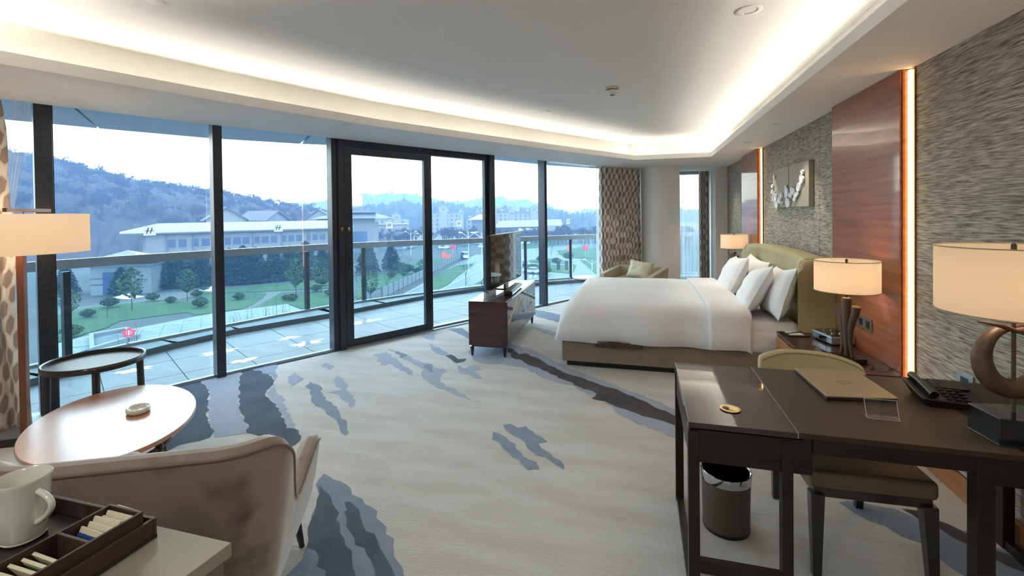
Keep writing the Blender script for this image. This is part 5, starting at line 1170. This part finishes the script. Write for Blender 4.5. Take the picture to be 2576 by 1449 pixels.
tx = bpy.data.curves.new('sign_text', 'FONT'); tx.body = 'MANNING'; tx.size = 1.05; tx.align_x = 'CENTER'; tx.extrude = .02
to = bpy.data.objects.new('sign_text', tx); COL.objects.link(to); to.parent = sg; to.location = (-2.4, 3.86, 8.1); to.rotation_euler = (PI/2, 0, 0)
bpy.context.view_layer.update(); tm = bpy.data.meshes.new_from_object(to.evaluated_get(bpy.context.evaluated_depsgraph_get())); tm.materials.clear(); tm.materials.append(M('sign_grey', (120,132,150), .5))
t2 = bpy.data.objects.new('sign_lettering', tm); COL.objects.link(t2); t2.parent = sg; t2.location = to.location; t2.rotation_euler = to.rotation_euler; bpy.data.objects.remove(to)
# white four storey house right of the tower
wh = thing('white_house', 'white four storey house with balconies beside the grey tower', 'building', (-109.5, 190, 0), facing((-109.5,190)))
MB().box(-7, 6.5, 0, 10, G0, -2.6).build('wall', m_bw2, wh)
k = MB(); 
for z in (-5.9, -8.9, -11.6):
    for x in (-5.2, -2.0): k.box(x-.7, x+.7, -.1, 0, z, z+1.6)
    k.box(.5, 6.4, -.12, 0, z-.1, z+1.3)
k.build('windows', m_win, wh)['kind'] = 'stuff'
for z in (-4.0, -7.0, -9.9): MB().box(.3, 6.8, -1.0, 0, z-.9, z).build('balcony', m_bw2, wh)
MB().box(-7.3, 6.8, -.4, 10, -2.6, -2.3).build('cornice', m_bw2, wh)
# apartment blocks
def apartments(label, p, w, ztop, ang, seed, towers):
    t = thing('apartment_block', label, 'building', (p[0], p[1], 0), facing(p)+ang); r = random.Random(seed)
    MB().box(-w/2, w/2, 0, 12, G0, ztop).build('wall', m_bw2, t); wi = MB(); fl2 = int((ztop-G0)/3)
    for i in range(int(w/3.4)):
        x = -w/2+1.9+i*3.4
        for f in range(fl2): wi.box(x-.75, x+.75, -.1, .0, ztop-2.4-f*3, ztop-.8-f*3)
    for x, tw_, th in towers:
        MB().box(x-tw_/2, x+tw_/2, -.8, 9, G0, ztop+th).build('stair_tower', m_bw2, t)
        MB().add([(x-tw_/2,-.8,ztop+th),(x+tw_/2,-.8,ztop+th),(x+tw_/2,8,ztop+th),(x-tw_/2,8,ztop+th),(x,3.5,ztop+th+2.2)], [(0,1,4),(1,2,4),(2,3,4),(3,0,4)]).build('tower_roof', m_tile_r, t)
        wi.lathe([(.9,0),(.9,.15)], 10, c=(0, 0)) if 0 else wi.box(x-.8, x+.8, -.9, -.75, ztop+th-2.2, ztop+th-.9)
    wi.build('windows', m_win, t)['kind'] = 'stuff'
    for i in range(int(w/7)):
        x = -w/2+3+i*7+r.uniform(-1, 1)
        MB().hexa([(x-2.4,-.3,ztop),(x+2.4,-.3,ztop),(x+2.4,8,ztop),(x-2.4,8,ztop)], [(x-1.6,1,ztop+1.8),(x+1.6,1,ztop+1.8),(x+1.6,7,ztop+1.8),(x-1.6,7,ztop+1.8)]).build('roof_dormer', m_tile_r, t)
        MB().box(x-.8, x+.8, 1, 2, ztop+2.2, ztop+2.7).build('water_tank', m_white, t)
apartments('white apartment block with two roof towers seen above the trees through the left door glass', (-170,275), 40, -1.2, .05, 1, [(-8,5,3),(12,5,3)])
apartments('white apartment block with tall middle tower directly right of the door stile', (-134,300), 26, 2.6, .03, 2, [(0,5.5,4.5),(-13,2.4,1.6),(13,2.4,1.6)])
apartments('lower white apartment wing between two taller blocks', (-117,312), 8, -2.0, .03, 3, [(4,3,1.5)])
apartments('white apartment block with tower behind the pink roofed pavilion', (-102,318), 22, 2.4, .02, 4, [(-1,5,4.0),(-12,2.4,1.5),(12,2.4,1.5)])
apartments('white apartment block with tower left of the second mullion', (-78,324), 22, 2.0, .0, 5, [(4,5,4.2),(-11,2.2,1.5),(11,2.2,1.5)])
# pavilion, hall, billboard
pv = thing('pavilion', 'square pavilion with pale pink hipped roof and glazed band', 'building', (-87.5, 246, 0), facing((-87.5,246)))
MB().box(-4.6, 4.6, 0, 9, G0, -3.2).build('wall', m_bg, pv); MB().box(-4.7, 4.7, -.1, 9.1, -3.2, -1.3).build('glazing', m_win, pv)
MB().add([(-6.8,-2.2,-1.3),(6.8,-2.2,-1.3),(6.8,11,-1.3),(-6.8,11,-1.3),(0,4.4,2.0)], [(0,1,4),(1,2,4),(2,3,4),(3,0,4),(3,2,1,0)]).build('roof', m_pink, pv)
for i in range(8): MB().box(-4.7+i*1.31, -4.6+i*1.31, -.15, .0, -3.2, -1.3).build('mullion', m_bw, pv)
MB().box(5.3, 6.9, -1, 0, G0, -6.0).build('sign_pylon', m_white, pv)
hl = thing('long_hall', 'long low hall with white curved roof and sign band', 'building', (-58, 243, 0), facing((-58,243))-.05)
MB().box(-18, 16, 0, 14, G0, -5.4).build('wall', m_bg, hl)
MB().hexa([(-19,-2,-5.6),(18,-2,-5.0),(18,16,-5.0),(-19,16,-5.6)], [(-17,2,-2.2),(17,3,-1.6),(17,14,-1.6),(-17,14,-2.2)]).build('roof', m_bw2, hl)
MB().box(-6, 4, -.3, 0, -7.6, -6.1).build('sign_band', m_white, hl); MB().box(4.2, 7, -.3, 0, -7.6, -6.1).build('red_sign', m_red, hl)
bbd = thing('billboard', 'white advertising board standing right of the second mullion', 'billboard', (-41.4, 216, 0), facing((-41.4,216)))
MB().box(-3.2, 2.4, 0, .3, -7.5, -3.9).build('board', m_bw2, bbd); MB().box(-.2, .2, .3, .6, G0, -4).build('post', m_tile_r, bbd)
# roadside fence, lamps, vehicles, traffic light, banners
fn = thing('roadside_fence', 'white panel fence curving along the road beside the lawn', 'fence', (0,0,0))
FP = [Vector(p) for p in FENCE]; lens = [(FP[i+1]-FP[i]).length for i in range(len(FP)-1)]; TL = sum(lens); npan = 26
def along(s):
    for i, L in enumerate(lens):
        if s <= L: return FP[i].lerp(FP[i+1], s/L)
        s -= L
    return FP[-1]
for i in range(npan):
    a, b = along(TL*i/npan), along(TL*(i+.93)/npan); d = (b-a).normalized(); n = Vector((-d.y, d.x))
    oriented_box(a, d, n, 0, (b-a).length, 0, .1, G0+.3, G0+1.9).build('panel', m_bw2, fn)
    oriented_box(a, d, n, -.15, 0, -.05, .15, G0, G0+2.1).build('post', m_tile_r, fn)
def street_lamp(label, x, y, h, arm=1.6):
    t = thing('street_lamp', label, 'street lamp', (x, y, G0), facing((x, y)), 'double armed street lamps')
    MB().tube([(0,0,0),(0,0,h)], [.14,.08], 8).build('pole', m_lampw, t)
    k = MB()
    for s in (-1, 1): k.tube([(0,0,h-1.2),(s*arm*.5,0,h-.5),(s*arm,0,h)], .06, 6)
    k.build('arm', m_lampw, t)
    for s in (-1, 1): MB().box(s*arm*1.15-.4, s*arm*1.15+.4, -.2, .2, h-.02, h+.18).build('lamp_head', m_white, t, bevel=.04)
for l, x, y, h in (('double armed white street lamp in the left half of the door glass', -79.7,149.9,8.2), ('double armed white street lamp before the pink roofed pavilion', -39.1,101.7,9.8), ('double armed street lamp left of the television', -31.4,89.2,10.3), ('double armed street lamp right of the television', -30.4,118,6.3), ('double armed street lamp beyond the last big pane', -11.6,114,2.6), ('double armed street lamp right of the door stile', -70,140,8.0)):
    street_lamp(l, x, y, h)
def car(label, x, y, rz, col, L=4.4, H=1.45, van=False):
    t = thing('van' if van else 'car', label, 'van' if van else 'car', (x, y, G0+.05), rz); m_ = M('car_paint', col, .25, coat=.6)
    w = .88; zb = .95 if not van else 1.25
    MB().hexa([(-L/2,-w,.35),(L/2,-w,.35),(L/2,w,.35),(-L/2,w,.35)], [(-L/2+.1,-w,zb),(L/2-.2,-w,zb-.1),(L/2-.2,w,zb-.1),(-L/2+.1,w,zb)]).build('body', m_, t, bevel=.12)
    x0, x1 = (-L/2+.1, L/2-.7) if van else (-L/2+.5, L/2-1.3)
    MB().hexa([(x0,-w*.92,zb-.05),(x1,-w*.92,zb-.05),(x1,w*.92,zb-.05),(x0,w*.92,zb-.05)], [(x0+.3,-w*.75,H),(x1-.6,-w*.75,H),(x1-.6,w*.75,H),(x0+.3,w*.75,H)]).build('cabin', m_win, t, bevel=.08)
    MB().box(x0+.32, x1-.62, -w*.74, w*.74, H-.03, H+.04).build('roof', m_, t, bevel=.02)
    for sx in (-1, 1):
        for sy in (-1, 1): MB().lathe([(.32,-.1),(.32,.1)], 12).xf(Matrix.Translation((sx*L*.31, sy*w, .32)) @ Matrix.Rotation(PI/2, 4, 'X')).build('wheel', m_black, t)
car('white van on the road near the red banners', -54.5, 138, 2.2, (214,218,222), 5.0, 2.1, True)
car('silver car at the crossing right of television', -24.9, 105.7, 2.6, (176,186,198))
car('dark car behind the silver car at the crossing', -31, 121, 2.5, (92,104,118))
r_ = random.Random(4)
for i in range(26):
    x = -104+2.6*i*.8+r_.uniform(-.3, .3)*3; y = 176+14*math.sin(i*.9)+i*1.1
    col = [(206,210,214),(120,130,142),(70,78,90),(186,190,196)][i % 4]
    m_ = M('parked_paint', col, .3, coat=.5); t = thing('car', '%s parked car, %s from the left of the far car park' % (['white','grey','dark','silver'][i % 4], ordx[i]), 'car', (x, y, G0+.05), r_.uniform(.2, .8), 'cars in the far car park')
    MB().box(-2.1, 2.1, -.85, .85, .3, .95).build('body', m_, t, bevel=.15); MB().hexa([(-1.4,-.8,.95),(1.0,-.8,.95),(1.0,.8,.95),(-1.4,.8,.95)], [(-1.0,-.65,1.45),(.4,-.65,1.45),(.4,.65,1.45),(-1.0,.65,1.45)]).build('cabin', m_win, t)
tl = thing('traffic_light', 'traffic light pair on a mast arm at the crossing', 'traffic light', (-16.1, 96.1, G0), facing((-16.1,96.1)))
MB().tube([(2.2,0,0),(2.2,0,3.6)], .1, 8).build('pole', m_lampw, tl); MB().tube([(2.2,0,3.3),(-7,0,3.5)], .07, 6).build('mast_arm', m_lampw, tl)
for x in (-.7, 1.0): MB().box(x-.32, x+.32, -.15, .15, 2.2, 4.1).build('signal_head', m_black, tl)
for x in (-.7, 1.0):
    for z in (2.6, 3.15, 3.7): MB().lathe([(.18,0),(.18,.03)], 10).xf(Matrix.Translation((x, -.16, z)) @ Matrix.Rotation(PI/2, 4, 'X')).build('lens', m_win, tl)
MB().box(-4.2, -2.4, -.1, .1, 2.6, 3.9).build('dark_board', m_tile_r, tl)
for i, (x, y, h, m_) in enumerate(((-64.4,152,3.5,m_red), (-54.9,126.3,2.4,m_orange), (-58.7,131.6,2.6,m_orange), (-18,155.3,3.4,m_red), (-23.8,157.6,3.0,m_orange))):
    t = thing('banner', ['red banner above the far road','orange banner nearest the fence end','orange banner left of the white van','red banner in the roundabout at right','orange banner by the last railing post'][i], 'banner', (x, y, G0), facing((x, y)))
    MB().tube([(0,0,0),(0,0,h)], .05, 6).build('pole', m_lampw, t); MB().box(-.8, .8, -.04, .04, h-1.7, h).build('cloth', m_, t)
for i, (x, y) in enumerate(((-88,60.5), (-80,70))):
    mb = MB().grid(lambda u, v: (4.5*(u-.5), 3*(v-.5), .55*math.sin(PI*u)*math.sin(PI*v)*(1+noise.noise(Vector((u*9, v*9, i))))), 20, 14)
    o = mb.build('tarpaulin', M('lilac_tarp', (178,172,206), .5), smooth=180, loc=(x, y, G0+.05)); tag(o, 'crumpled pale lilac tarpaulin on the ground '+('by the gatehouse' if i == 0 else 'under the young tree'), 'tarpaulin')
# winter haze over the park and hills
hz = MB().box(-1400, 500, 14, 1600, G0-1, 140)
hz.v = [(x-(40 if y < 20 else 0), y, z) for x, y, z in hz.v]
mh = bpy.data.materials.new('haze'); mh.use_nodes = True; t_ = mh.node_tree; t_.nodes.clear()
vo = t_.nodes.new('ShaderNodeOutputMaterial'); vsn = t_.nodes.new('ShaderNodeVolumeScatter'); vsn.inputs['Color'].default_value = (.25, .46, .90, 1); vsn.inputs['Density'].default_value = .00105; vsn.inputs['Anisotropy'].default_value = .2
t_.links.new(vsn.outputs[0], vo.inputs['Volume'])
o = hz.build('haze', mh); tag(o, 'thin blue winter haze over the park and hills', 'haze'); o['kind'] = 'stuff'
